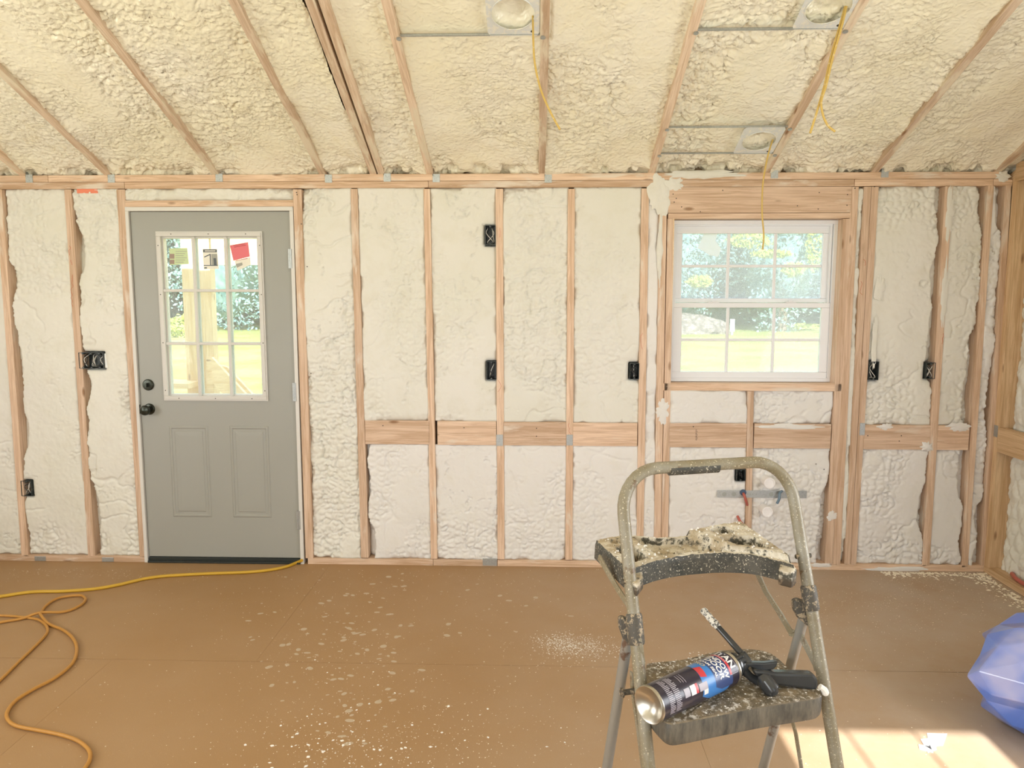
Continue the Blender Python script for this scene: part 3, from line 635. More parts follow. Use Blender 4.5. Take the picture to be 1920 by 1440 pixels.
# ================================================================== WINDOW
win = tag(empty('window_1', (wl, 0, wb)), kind='structure')
FY = .077
fx0, fx1, fz0, fz1 = wl+.003, onY(1571.7, 560, FY).x, wb+.002, onY(1400, 413, FY).z
fx1 = (onY(1571.7, 412, FY).x+onY(1556.5, 716, FY).x)/2
rect_frame(fx0, fx1, fz0, fz1, .022, FY-.006, FY+.07).build('window_frame', VINYL, win, bevel=.002)
rect_frame(fx0+.024, fx1-.024, fz0+.010, fz1-.020, .010, FY+.008, FY+.065).build('jamb_liner', VINYL, win, bevel=.0015)
mb = MB(); mb.box(wl-.001, wl+.004, 0.001, FY+.07, wb, wt); mb.build('window_shim', PINE, win)
mb = MB(); mb.box(fx1-.001, fx1+.004, FY-.001, FY+.07, wb, wt); mb.build('window_shim', PINE, win)
YU, YLo = FY+.045, FY+.012
ux0 = (onY(1279, 440, YU).x+onY(1276.5, 559, YU).x)/2; ux1 = (onY(1543.5, 440, YU).x+onY(1537, 559, YU).x)/2
uz1, uz0 = onY(1400, 438, YU).z, onY(1400, 559.5, YU).z
lx0 = (onY(1279, 577, YLo).x+onY(1275, 697, YLo).x)/2; lx1 = (onY(1538, 577, YLo).x+onY(1535, 697, YLo).x)/2
lz1, lz0 = onY(1400, 577, YLo).z, onY(1400, 697, YLo).z
def sash(name, x0, x1, z0, z1, Y, wt_, ws, wb_, glass):
    xa_, xb_ = fx0+.022, fx1-.022
    mb = MB(); mb.box(xa_, xb_, Y-.012, Y+.015, z1, z1+wt_); mb.box(xa_, xb_, Y-.012, Y+.015, z0-wb_, z0); mb.box(xa_, x0, Y-.012, Y+.015, z0, z1); mb.box(x1, xb_, Y-.012, Y+.015, z0, z1)
    o = mb.build(name, VINYL, win, bevel=.003)
    xs = [x0+(x1-x0)*k/3 for k in range(4)]; zm = (z0+z1)/2
    for x in xs[1:3]: mb = MB(); mb.box(x-.009, x+.009, Y-.001, Y+.007, z0, z1); mb.build('muntin', VINYL, win, bevel=.002)
    mb = MB(); mb.box(x0, x1, Y-.0005, Y+.0065, zm-.008, zm+.008); mb.build('muntin', VINYL, win, bevel=.002)
    for i in range(3):
        for a, b in ((z0, zm), (zm, z1)): mb = MB(); mb.box(xs[i], xs[i+1], Y+.003, Y+.005, a, b); mb.build('pane', glass, win)
    return o
sash('upper_sash', ux0, ux1, uz0, uz1, YU, fz1-uz1-.004, .030, .024, GLASSW)
sash('lower_sash', lx0, lx1, lz0, lz1, YLo, .028, .022, lz0-fz0-.004, GLASSL)
for px in (1338, 1482): 
    c = onY(px, 563, YLo); mb = MB(); mb.box(c.x-.030, c.x+.030, YLo-.012, YLo+.01, lz1+.028, lz1+.034); mb.box(c.x-.012, c.x+.016, YLo-.012, YLo+.0, lz1+.033, lz1+.042); mb.build('sash_lock', VINYL, win, bevel=.002)
o = MB(); o.prism([onY(x, y, YU+.001) for x, y in ((1308, 465), (1320, 438), (1345, 438), (1342, 452), (1352, 466), (1347, 482), (1330, 478))], (0, .0005, 0))
PAPER = bpy.data.materials.new('thin_paper'); PAPER.use_nodes = True; t = NT(PAPER)
t_ = t.add('ShaderNodeBsdfTranslucent'); t_.inputs[0].default_value = (.95, .95, .95, 1); m_ = t.add('ShaderNodeMixShader'); m_.inputs[0].default_value = .75; t.b.inputs['Base Color'].default_value = (.9, .9, .9, 1)
t.link(t.b.outputs[0], m_.inputs[1]); t.link(t_.outputs[0], m_.inputs[2]); t.link(m_.outputs[0], t.n['Material Output'].inputs[0])
tag(o.build('window_label', PAPER), 'white manufacturer paper label on the upper left window pane', 'sticker')
# ================================================================== ELECTRICAL BOXES AND CABLES
def ebox(key, label, gangs=1, n=3, seed=1, strap=False, skew=0, y0=-.004):
    x0, x1, z0, z1 = BXP[key]; x0 += .001; x1 -= .001
    r = random.Random(seed); root = empty('electrical_box', (x0, 0, z0), label, 'electrical box', 'black plastic electrical boxes nailed to the studs')
    mb = MB(); t_ = .0028; yb = .072
    mb.box(x0, x1, yb-t_, yb, z0, z1); mb.box(x0, x0+t_, y0, yb-t_, z0, z1); mb.box(x1-t_, x1, y0, yb-t_, z0, z1)
    mb.box(x0+t_, x1-t_, y0, yb-t_, z0, z0+t_); mb.box(x0+t_, x1-t_, y0, yb-t_, z1-t_, z1)
    for g in range(gangs):
        xc = x0+(x1-x0)*(g+.5)/gangs
        for z, s_ in ((z0+.006, 1), (z1-.006, -1)): mb.lathe((xc, y0, z), (0, 1, 0), [(0, 0), (.0055, 0), (.0055, .03), (0, .03)], 10)
    mb.build('box_body', BOXM, root)
    for g in range(gangs):
        xa = x0+(x1-x0)*g/gangs; xb = x0+(x1-x0)*(g+1)/gangs
        for i in range(n):
            dk = r.random() < .4; a = xa+.006+r.random()*(xb-xa-.012); b = xa+.006+r.random()*(xb-xa-.012); c = xa+.006+r.random()*(xb-xa-.012)
            pts = [(a, .066, z1-.008), (a, .02+.02*r.random(), z1-.018), (b, .008+.012*r.random(), (z0+z1)/2+.01*r.random()), (c, .012+.01*r.random(), z0+.015), ((b+c)/2, .05, z0+.012)]
            mb = MB(); mb.tube(curve_pts(pts, 5), .0021, 6); mb.build('wire', WIRED if dk else WIREW, root, True)
    if strap:
        a = onY(194.5, 663); b = onY(207, 690); mb = MB(); mb.box(a.x, b.x, .004, .007, b.z, a.z); mb.box(a.x-.001, a.x+.002, .004, .05, b.z, a.z); mb.lathe(((a.x+b.x)/2+.004, .004, (a.z+b.z)/2+.004), NY, [(.003, 0), (0, .0005)], 8); mb.build('metal_strap', PLATEM, root)
    return root
ebox('gang', 'wide multi-gang black electrical box left of the grey door', 3, 4, 3, True)
ebox('hi', 'single black electrical box high on the stud at mid wall', 1, 4, 5)
ebox('mid', 'single black electrical box on same stud, lower at mid wall', 1, 3, 6)
ebox('s5', 'black electrical box left of the window at counter height', 1, 4, 8)
ebox('r1', 'black electrical box on the double stud right of the window, full of foam specks', 1, 2, 9)
ebox('r2', 'black electrical box with a pale wire loop nearest the right corner', 1, 4, 10)
ebox('low', 'low black electrical box near the floor at far left', 1, 3, 12)
ebox('lad', 'black electrical box seen through the ladder handle above the pipes', 1, 2, 14)
# rough plumbing under the window
def onyr(x, y): return onY(x, y, -.004)
root = empty('copper_stub_bracket', onyr(1430, 926), 'galvanised pipe bracket with holes across the studs under window', 'pipe bracket')
a = onyr(1345, 919); b = onyr(1512, 934); mb = MB(); mb.box(a.x, b.x, -.0055, -.003, b.z, a.z); mb.build('bracket_bar', GALV, root, bevel=.001)
HOLEM = mat('bracket_hole', (.40, .42, .40), .6, .3)
for px in (1358, 1376, 1402, 1406, 1411, 1418, 1446): c = onyr(px, 926.5); mb = MB(); mb.lathe((c.x, -.0055, c.z), NY, [(.004 if 1400 < px < 1420 else .013, 0), (0, .0004)], 14); mb.build('bracket_hole', HOLEM, root)
REDPX = mat('red_pex', (.50, .13, .10), .4); BLUEPX = mat('blue_grey_pex', (.16, .24, .32), .4); PVC = mat('white_pvc', (.93, .91, .92), .35)
RUB = mat('dark_blue_rubber', (.05, .09, .16), .5)
p = [onyr(1393, 924), onY(1396, 930, -.03), onY(1399, 940, -.02), onY(1402, 950, .02)]
mb = MB(); mb.tube(curve_pts(p, 5), .008, 10); tag(mb.build('water_supply_tube', REDPX, None, True), 'short red water tube through the pipe bracket', 'pipe')
c = onyr(1393, 923); mb = MB(); mb.lathe((c.x, -.006, c.z), NY, [(.018, 0), (.018, .006), (.010, .008), (0, .008)], 18); keep(mb.build('rubber_grommet', RUB, None, True), root)
p = [onY(1466, 921, -.006), onY(1462, 925, -.03), onY(1461, 935, -.035), onY(1457, 944, -.03)]
mb = MB(); mb.tube(curve_pts(p, 5), .0075, 10); tag(mb.build('water_supply_tube', BLUEPX, None, True), 'short blue grey water tube hanging from the pipe bracket', 'pipe')
for (px, py, r_, lab) in ((1443, 906, .032, 'upper white capped drain pipe under the window'), (1439, 960, .031, 'lower white capped drain pipe under the window')):
    c = onY(px, py, -.08); root = empty('drain_pipe', (c.x, 0, c.z), lab, 'pipe')
    mb = MB(); mb.lathe((c.x, .03, c.z), NY, [(r_*.86, 0), (r_*.86, .095)], 26); mb.build('pipe_body', PVC, root, True)
    mb = MB(); mb.lathe((c.x, -.062, c.z), NY, [(r_*.86, 0), (r_, .002), (r_, .020), (r_*.92, .023), (r_*.72, .023), (r_*.68, .019), (0, .019)], 26); mb.build('cap', PVC, root, True)
p = [onY(1383, 968, .0), onY(1388, 978, -.03), onY(1398, 988, -.03), onY(1405, 996, -.01)]
mb = MB(); mb.tube(curve_pts(p, 5), .008, 10); tag(mb.build('water_supply_tube', REDPX, None, True), 'reddish pipe elbow beside the short stud behind ladder tray', 'pipe')
a = onY(1905, 1074, -.05); mb = MB(); mb.tube(curve_pts([(XR+.06, -.16, .05), (XR+.03, -.26, .052), (XR+.03, -.40, .050), (XR+.04, -.55, .05)], 5), .011, 10)
tag(mb.build('red_conduit', REDPX, None, True), 'red pipe lying on the plate at bottom right corner', 'pipe')
mb = MB(); a, b = onY(143, 353), onY(182, 362); mb.box(a.x, b.x, .004, .010, b.z, a.z+.002); tag(mb.build('orange_cable_end', mat('orange_plastic', (.85, .25, .14), .5)), 'orange plastic scrap in the foam under the top plate at left', 'scrap')
# recessed-light mounting plates between the rafters
def lplate(cx_, cy_, wx_, wy_, hr, bars, label, x_l, x_r):
    """plate lies in the slope just behind the rafter faces"""
    O = Vector((cx_, cy_, PZ-RS*cy_)) ; U = Vector((1, 0, 0)); V = Vector((0, -1, RS)).normalized(); N = -NR
    root = empty('light_mounting_plate', O, label, 'light bracket', 'steel mounting plates for recessed lights')
    n = 48; mb = MB(); o_ = N*.004
    b = 0
    for lay in (o_, o_+N*.0015):
        for k in range(n):
            an = 2*math.pi*k/n; c_, s_ = math.cos(an), math.sin(an); q = max(abs(c_)/(wx_/2), abs(s_)/(wy_/2)); e = 1/q
            mb.v.append(tuple(O+lay+U*c_*e+V*s_*e)); mb.v.append(tuple(O+lay+U*c_*hr+V*s_*hr))
    for k in range(n):
        k2 = (k+1) % n
        for L in (0, 2*n): mb.f.append((L+2*k, L+2*k2, L+2*k2+1, L+2*k+1)); mb.mi.append(0)
        mb.f.append((2*k, 2*k2, 2*n+2*k2, 2*n+2*k)); mb.f.append((2*k+1, 2*k2+1, 2*n+2*k2+1, 2*n+2*k+1)); mb.mi += [0, 0]
    mb.build('plate', PLATEM, root)
    mb = MB()                        # rolled lip around the opening
    mb.tube([O+o_-N*.001+U*math.cos(2*math.pi*k/40)*hr+V*math.sin(2*math.pi*k/40)*hr for k in range(41)], .0022, 6, cap=False); mb.build('opening_lip', PLATEM, root, True)
    mb = MB(); mb.lathe(O+o_+U*(wx_*.36)-V*(wy_*.40), NR, [(.007, 0), (0, .0006)], 12); mb.build('screw_hole', NAIL, root)
    for d in bars:
        c = O+V*d+N*.010; mb = MB()
        mb.bar(Vector((x_l, c.y, c.z)), Vector((x_r, c.y, c.z)), V*.016, N*.002); mb.bar(Vector((x_l, c.y, c.z))+V*.007-N*.004, Vector((x_r, c.y, c.z))+V*.007-N*.004, V*.002, N*.010)
        mb.build('hanger_bar', GALV, root)
        for x_ in (x_l-.006, x_r+.012):
            mb = MB(); q = Vector((x_, c.y, c.z))-N*.0145; mb.lathe(q-V*.004, NR, [(0, -.002), (.010, -.002), (.011, .001), (0, .0015)], 12); mb.build('hanger_nail', GALV, root)
    return O, U, V
lplate(-.092, -1.135, .213, .252, .088, (-.124, .124), 'dusty steel light mounting plate left of centre between two ceiling rafters', -.565, .017)
lplate(1.147, -1.150, .210, .248, .088, (-.122, .122), 'steel light mounting plate at top right with the double cable', .662, 1.249)
lplate(1.142, -.281, .206, .243, .084, (-.120, .120), 'lowest steel light mounting plate, just above the window', .662, 1.249)
def cable(pxs, Ys, r, label, m=CABLE, name='electrical_cable'):
    pts = [onY(x, y, Y) for (x, y), Y in zip(pxs, Ys)]
    mb = MB(); mb.tube(curve_pts(pts, 8), r, 8); o = mb.build(name, m, None, True); return tag(o, label, 'cable', 'yellow cables hanging from the ceiling')
cable([(999, 30), (1000, 75), (1003, 120), (1014, 168), (1032, 210), (1050, 243)], [-1.10, -1.13, -1.13, -1.14, -1.16, -1.17], .0042, 'single yellow cable hanging from the light plate left of centre')
cable([(1585, 12), (1574, 50), (1557, 110), (1546, 160), (1538, 188), (1530, 215), (1519, 250)], [-1.14, -1.15, -1.15, -1.15, -1.15, -1.15, -1.15], .0046, 'yellow cable from the top right plate, end curling left')
cable([(1587, 12), (1578, 50), (1561, 110), (1549, 160), (1540, 190), (1543, 215), (1552, 235), (1566, 247)], [-1.15, -1.16, -1.16, -1.16, -1.16, -1.16, -1.165, -1.17], .0046, 'yellow cable from the top right plate, end curling right')
cable([(1449, 262), (1443, 280), (1436, 310), (1430, 350), (1429, 400), (1432, 440), (1430, 468)], [-.30, -.34, -.36, -.37, -.37, -.37, -.37], .0042, 'thin yellow cable hanging down in front of the window')
# ================================================================== CORDS ON THE FLOOR
def fl(pts, z=.009): return [onZ(x, y, z) for x, y in pts]
P = [onY(566, 1048, -.02)] + fl([(556, 1055), (535, 1063), (500, 1069.5), (460, 1073), (420, 1074.5), (370, 1076.5), (310, 1080), (275, 1084.5), (250, 1090), (215, 1098), (175, 1104.5), (120, 1108.5), (60, 1110), (0, 1118.5), (-90, 1132), (-200, 1150)])
P[0].z = .03; mb = MB(); mb.tube(curve_pts(P, 6), .0088, 10); tag(mb.build('air_hose', HOSE, None, True), 'long yellow hose running from the door threshold to the left', 'hose')
P = fl([(-60, 1180), (0, 1167), (40, 1160), (75, 1154), (120, 1147), (147, 1137), (160, 1125), (154, 1117), (135, 1117), (108, 1122), (88, 1134), (77, 1148), (77, 1158), (92, 1170), (118, 1181), (137, 1197), (144, 1217), (136, 1243), (105, 1270), (62, 1293), (28, 1315), (13, 1337), (17, 1352), (34, 1362), (70, 1369), (115, 1378), (148, 1390), (167, 1407), (168, 1425), (158, 1442), (140, 1470)], .009)
for i, p in enumerate(P): p.z = .009+(.014 if i in (3, 12) else 0)
mb = MB(); mb.tube(curve_pts(P, 8), .0068, 10); tag(mb.build('extension_cord', CORD, None, True), 'ochre cord looping and winding across the floor at lower left', 'cord')
P = fl([(-70, 1150), (-20, 1153), (20, 1155), (50, 1158), (72, 1162), (86, 1172), (89, 1184), (80, 1197), (60, 1217), (36, 1240), (12, 1264), (-10, 1285), (-50, 1320)], .0075)
mb = MB(); mb.tube(curve_pts(P, 8), .0062, 10); tag(mb.build('extension_cord', CORD, None, True), 'second ochre cord curling back to the left edge of the floor', 'cord')
# ================================================================== CRUMBS AND SPLATTERS
def pick(n, blobs, seed):
    r = np.random.default_rng(seed); out = []; wts = np.array([b[4] for b in blobs], float); wts /= wts.sum()
    while len(out) < n:
        b = blobs[r.choice(len(blobs), p=wts)]; x = r.normal(b[0], b[2]); y = r.normal(b[1], b[3])
        if y < 1066: continue
        p = onZ(x, y, 0)
        if p.y > -.01 or p.y < -4.2 or p.x < XL+.1 or p.x > XR-.02: continue
        out.append((p.x, p.y))
    return out
def crumbs(name, pts, smin, smax, m, label, flat=.5, seed=3, pw=2.5):
    r = np.random.default_rng(seed); V = []; Fc = []
    base = np.array([(1, 0, 0), (0, 1, 0), (-1, 0, 0), (0, -1, 0), (0, 0, 1), (.5, .6, .55), (-.5, .4, .5)]); tri = [(0, 5, 4), (5, 1, 4), (0, 1, 5), (1, 6, 4), (1, 2, 6), (6, 2, 4), (2, 3, 4), (3, 0, 4)]
    for (x, y) in pts:
        s = smin+(smax-smin)*r.random()**pw; a = r.random()*6.28; st = .6+r.random()*1.1; c, s_ = math.cos(a), math.sin(a); b = len(V)
        q = base*(1+.35*(r.random((7, 3))-.5))*s; q[:, 0] *= st; q[:, 2] *= flat
        for k in q: V.append((x+c*k[0]-s_*k[1], y+s_*k[0]+c*k[1], max(k[2], 0)+.0003))
        Fc += [tuple(b+i for i in t_) for t_ in tri]
    o = pyd(name, V, Fc, m); return tag(o, label, 'debris', kind='stuff')
CRUMB = mat('foam_crumb', (.86, .78, .64), .7); CRUMBW = mat('foam_crumb_white', (.88, .85, .80), .7)
bl = [(720, 1250, 260, 110, 3), (720, 1390, 170, 50, 3.5), (640, 1200, 120, 50, 2), (950, 1330, 200, 90, 2), (1000, 1100, 350, 30, 2), (150, 1072, 130, 8, 2), (450, 1090, 250, 30, 1.2),
      (1060, 1215, 60, 25, .8), (1700, 1110, 150, 28, 5), (1800, 1080, 60, 10, 2), (1620, 1160, 170, 50, 4), (1650, 1300, 160, 80, 1), (300, 1300, 200, 100, .6), (700, 1075, 300, 8, 1)]
crumbs('foam_crumbs', pick(6500, bl, 1), .0004, .0026, CRUMB, 'scattered cream foam crumbs all over the brown floor', seed=5)
crumbs('foam_crumbs', pick(260, [(700, 1395, 90, 32, 3), (650, 1300, 60, 50, 1), (900, 1380, 120, 40, 1), (590, 1400, 60, 25, 1)], 2), .0012, .0070, CRUMBW, 'larger white foam crumbs clustered at bottom centre of the floor', .6, 6, 3)
crumbs('foam_crumbs', pick(1300, [(1090, 1215, 34, 12, 2), (1050, 1205, 25, 8, 1)], 8), .0005, .0034, CRUMBW, 'whitish dusty foam smear on the floor left of the ladder', .15, 7, 1.5)
crumbs('foam_crumbs', [(XR-.02-abs(rng.normal(0, .05)), -.02-rng.random()*1.2) for _ in range(900)]+[(2.0+.6*rng.random(), -.02-abs(rng.normal(0, .035))) for _ in range(500)], .0015, .011, CRUMB, 'foam trimmings heaped along the foot of the right wall', .5, 9, 3)
SPLAT = mat('dried_splatter', (.52, .41, .29), .5); V = []; Fc = []
spl = pick(175, [(660, 1180, 55, 45, 3), (740, 1230, 60, 40, 1.2), (600, 1240, 60, 40, 1.5), (700, 1100, 110, 18, 1), (660, 1300, 40, 60, 1.4), (930, 1140, 90, 25, .6), (500, 1150, 60, 30, .5)], 4)
spl += [tuple(onZ(x, y)[:2]) for x, y in ((952, 1268), (504, 1251), (188, 1284), (523, 1259), (552, 1279), (738, 1224), (728, 1230), (680, 1190), (978, 1147), (922, 1134))]
r = random.Random(4)
for (x, y) in spl:
    s = .003+.011*r.random()**1.5; n = 12; b = len(V); V.append((x, y, .0011)); st = 1+.5*r.random(); a0 = r.random()*6
    for k in range(n):
        a = 2*math.pi*k/n; q = s*(1+.22*math.sin(2*a+a0)+.12*(r.random()-.5)); V.append((x+q*st*math.cos(a), y+q*math.sin(a), .0003))
    Fc += [(b, b+1+k, b+1+(k+1) % n) for k in range(n)]
tag(pyd('foam_splatters', V, Fc, SPLAT), 'flat dried pale foam splatters spotted on the brown floor', 'splatter', kind='stuff')
TAPE = mat('white_tape', (.88, .90, .95), .5)
mb = MB()
for q in (((1738, 1375), (1776, 1376), (1768, 1398), (1742, 1400)), ((1726, 1386), (1752, 1384), (1756, 1406), (1740, 1412)), ((1722, 1396), (1745, 1400), (1750, 1412), (1724, 1405))):
    mb.prism([onZ(x, y, .001) for x, y in q], (0, 0, .0012))
tag(mb.build('tape_scraps', TAPE), 'crumpled white tape scraps lying in the sunlit floor patch', 'tape')
# ================================================================== STEP LADDER
LO = Vector((.370, -2.692, 0)); PS = .282; Ln = Vector((math.sin(PS), -math.cos(PS), 0)); Ll = Vector((math.cos(PS), math.sin(PS), 0)); LZT = 1.217
def LP(k, z, dn=0.): return LO+Ll*k*(.200+.010*(LZT-z))+Ln*(.340*(LZT-z)+dn)+Vector((0, 0, z))
def LQ(k, z): return LO+Ll*k*(.206-.001*(.916-z))+Ln*(.34*(LZT-.916)-.02-.290*(.916-z))+Vector((0, 0, z))
LADM = mat('ladder_paint', (.26, .22, .14), .42, .0); t = NT(LADM); P_ = t.coord('Object')
col = t.mix(t.ramp(t.noise(P_, 9, 5, .6), [(.40, B3), (.62, W3)]), (.235, .195, .12), (.30, .275, .215))
col = t.mix(t.ramp(t.noise(P_, 26, 4, .6), [(.62, B3), (.68, W3)]), col, (.17, .11, .06))
col = t.mix(t.ramp(t.noise(P_, 260, 3, .6), [(.62, B3), (.68, W3)]), col, (.72, .64, .48)); t.link(col, t.b.inputs['Base Color']); t.link(t.bump(t.noise(P_, 200, 3), .3, .002), t.b.inputs['Normal'])
LEGM = mat('ladder_leg_grey', (.40, .38, .34), .4, .3); t = NT(LEGM); P_ = t.coord('Object')
col = t.mix(t.ramp(t.noise(P_, 14, 5, .6), [(.60, B3), (.64, W3)]), (.33, .32, .29), (.17, .11, .08)); t.link(col, t.b.inputs['Base Color'])
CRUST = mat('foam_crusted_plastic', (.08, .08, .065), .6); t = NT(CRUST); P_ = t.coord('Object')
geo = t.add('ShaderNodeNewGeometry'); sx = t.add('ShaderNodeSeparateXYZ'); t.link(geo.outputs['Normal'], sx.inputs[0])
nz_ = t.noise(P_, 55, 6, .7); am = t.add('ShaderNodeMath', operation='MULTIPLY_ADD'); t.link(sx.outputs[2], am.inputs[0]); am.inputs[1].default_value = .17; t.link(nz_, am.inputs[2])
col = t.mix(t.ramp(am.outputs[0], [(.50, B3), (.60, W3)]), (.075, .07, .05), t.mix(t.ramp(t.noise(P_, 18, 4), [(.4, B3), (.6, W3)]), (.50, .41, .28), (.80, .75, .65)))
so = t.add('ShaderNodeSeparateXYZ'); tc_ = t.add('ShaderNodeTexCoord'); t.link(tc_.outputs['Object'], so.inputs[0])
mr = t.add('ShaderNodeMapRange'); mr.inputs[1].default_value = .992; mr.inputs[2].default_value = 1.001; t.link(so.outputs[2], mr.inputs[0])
col = t.mix(mr.outputs[0], t.mix(t.ramp(t.noise(P_, 60, 4), [(.5, B3), (.6, W3)]), (.07, .05, .03), (.22, .16, .10)), col)  # low parts darkened: pocket shade painted in, crust thinner there
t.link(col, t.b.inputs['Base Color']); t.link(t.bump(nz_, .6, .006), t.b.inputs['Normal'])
SKM = mat('skirt_plastic', (.05, .05, .045), .45); t = NT(SKM); P_ = t.coord('Object')
col = t.mix(t.ramp(t.noise(P_, 24, 5, .7), [(.4, B3), (.65, W3)]), (.045, .047, .042), (.11, .10, .08))
col = t.mix(t.ramp(t.noise(P_, 240, 3, .6), [(.60, B3), (.66, W3)]), col, (.62, .56, .44)); t.link(col, t.b.inputs['Base Color'])
SKIRT2 = mat('step_skirt', (.16, .15, .12), .5); t = NT(SKIRT2); P_ = t.coord('Object', (1, 1, .25))
col = t.mix(t.ramp(t.noise(P_, 40, 5, .7), [(.35, B3), (.65, W3)]), (.06, .056, .048), (.19, .165, .125)); t.link(col, t.b.inputs['Base Color'])
STEPM = mat('worn_step', (.24, .21, .16), .6); t = NT(STEPM); P_ = t.coord('Object')
col = t.mix(t.ramp(t.noise(P_, 16, 6, .7), [(.38, B3), (.62, W3)]), (.11, .09, .06), (.30, .23, .14))
geo = t.add('ShaderNodeNewGeometry'); sx = t.add('ShaderNodeSeparateXYZ'); t.link(geo.outputs['Normal'], sx.inputs[0])
nz_ = t.noise(P_, 70, 6, .75); am = t.add('ShaderNodeMath', operation='MULTIPLY_ADD'); t.link(sx.outputs[2], am.inputs[0]); am.inputs[1].default_value = .08; t.link(nz_, am.inputs[2])
col = t.mix(t.ramp(am.outputs[0], [(.60, B3), (.68, W3)]), col, (.70, .66, .60)); t.link(col, t.b.inputs['Base Color']); t.link(t.bump(nz_, .5, .004), t.b.inputs['Normal'])
BRK = mat('bracket_plastic', (.12, .10, .075), .6); t = NT(BRK); P_ = t.coord('Object')
col = t.mix(t.ramp(t.noise(P_, 110, 4, .7), [(.52, B3), (.60, W3)]), (.085, .075, .06), (.42, .33, .22)); t.link(col, t.b.inputs['Base Color'])
lad = empty('step_ladder', LO, 'old folding step ladder with tan tube handle and foam-crusted tray', 'ladder')
# handle + both rails: one bent tube
RT = .0128
pts = []
def hr_(k, z): return LP(k, z)
zt_ = LZT
top_l = hr_(-1, zt_)+Ll*.085; top_r = hr_(1, zt_)-Ll*.085
cl = [hr_(-1, 0.02)] + [hr_(-1, z) for z in (.3, .6, .8, .95, 1.05)]
zc = zt_-.085
arcl = []
for k in range(9):
    a = math.pi/2*k/8; arcl.append(hr_(-1, zc)+Ll*.085*(1-math.cos(a))+(hr_(-1, zt_)-hr_(-1, zc))*math.sin(a))
arcr = []
for k in range(9):
    a = math.pi/2*(1-k/8); arcr.append(hr_(1, zc)-Ll*.085*(1-math.cos(a))+(hr_(1, zt_)-hr_(1, zc))*math.sin(a))
LIFT = [0]*60
mid = [arcl[-1].lerp(arcr[0], k/5) for k in range(1, 5)]
pts = cl+arcl+mid+arcr+[hr_(1, z) for z in (1.05, .95, .8, .6, .3)]+[hr_(1, .02)]
mb = MB(); mb.tube(pts, RT, 14); mb.build('rail_tube', LADM, lad, True)
a, b = top_l.lerp(top_r, .12), top_l.lerp(top_r, .62)
mb = MB(); n8 = []
for q in (a, b): n8.append(q+Vector((0, 0, -.004)))
mb.tube([n8[0], n8[0].lerp(n8[1], .5), n8[1]], .0138, 14); o = mb.build('foam_grip', SKM, lad, True); tag(o, 'torn black foam grip remnant')
for k in (-1, 1):
    mb = MB(); mb.tube([LQ(k, .93), LQ(k, .5), LQ(k, .02)], .0112, 12); mb.build('rear_leg', LEGM, lad, True)
    for fn, z in ((LP, 0), (LQ, 0)):
        mb = MB(); p0 = fn(k, .0); p1 = fn(k, .05); d = (p1-p0); mb.tube([p0+Vector((0, 0, .001)), p1], [.018, .0165], 12); mb.build('rubber_foot', BRK, lad, True)
    # hinge bracket: sleeve round the rail with a flat wing over the rear leg
    pz = (.945, .888) if k < 0 else (.962, .912)
    q0, q1 = LP(k, pz[0]), LP(k, pz[1]); mb = MB(); mb.tube([q0, q0.lerp(q1, .08), q0.lerp(q1, .92), q1], [.0150, .0168, .0168, .0150], 14)
    mb.build('hinge_sleeve', BRK, lad, True)
    wing = [(1160, 1160), (1168, 1157), (1199, 1174), (1200, 1216), (1182, 1213), (1168, 1198), (1161, 1178)] if k < 0 else [(1488, 1127), (1498, 1123), (1534, 1138), (1534, 1180), (1515, 1175), (1498, 1160), (1490, 1145)]
    dd = (LP(k, pz[1])-CO).dot(CF)+.012
    mb = MB(); mb.prism([CO+ray(x, y)*(dd/F_PX) for x, y in wing], CF*.020); mb.build('hinge_wing', BRK, lad, bevel=.005)
# tray: height-field top with pockets, moulded skirt
ZTR = 1.02
def tz(x, y): return onZ(x, y, ZTR)
Bk = curve_pts([tz(1118, 1013), tz(1150, 1006), tz(1190, 1004), tz(1240, 1008), tz(1300, 1003), tz(1345, 994), tz(1388, 988)], 8)
Fr = curve_pts([tz(1178, 1068), tz(1200, 1062), tz(1238, 1050), tz(1290, 1041), tz(1350, 1037.5), tz(1405, 1040), tz(1445, 1048), tz(1488, 1060)], 8)
def samp(C, t_): f = t_*(len(C)-1); i = min(int(f), len(C)-2); return C[i].lerp(C[i+1], f-i)
NS, NTt = 150, 96; P = np.zeros((NTt+1, NS+1, 3)); ss = np.linspace(0, 1, NS+1)
for j in range(NS+1):
    A_, B_ = samp(Bk, ss[j]), samp(Fr, ss[j])
    for i in range(NTt+1): q = A_.lerp(B_, i/NTt); P[i, j] = q
sg, tg = np.meshgrid(ss, np.linspace(0, 1, NTt+1))
def rr(s0, s1, t0, t1, e=.012):
    d = np.minimum(np.minimum(sg-s0, s1-sg), np.minimum(tg-t0, t1-tg)*.7); return sstep(0, e, d)
H = np.zeros_like(sg)
H -= .018*rr(.30, .625, .05, .88)                          # open middle bay
H -= .034*rr(.09, .25, .34, .86)                          # pocket at the left
H -= .040*rr(.69, .93, .44, .84)                          # pocket at the right
d = np.hypot((sg-.80)/.065, (tg-.20)/.13); H -= .034*sstep(1.05, .95, d)        # round holder hole
d = np.hypot((sg-.15)/.05, (tg-.16)/.09); H -= .012*sstep(1.05, .9, d)
H += .014*rr(.632, 1.2, -.2, .93, .010)                   # raised right block
cn = fbm(sg*42, tg*26, 3, 4, .6); dz_ = .0040*(cn-.42)*(1+1.2*rr(.29, .63, .10, .86))
H += dz_ + .0022*(fbm(sg*120, tg*80, 8, 2)-.5)
H[0, :] -= .002; P[:, :, 2] += H
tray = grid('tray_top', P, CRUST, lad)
SK = .043; mb = MB()
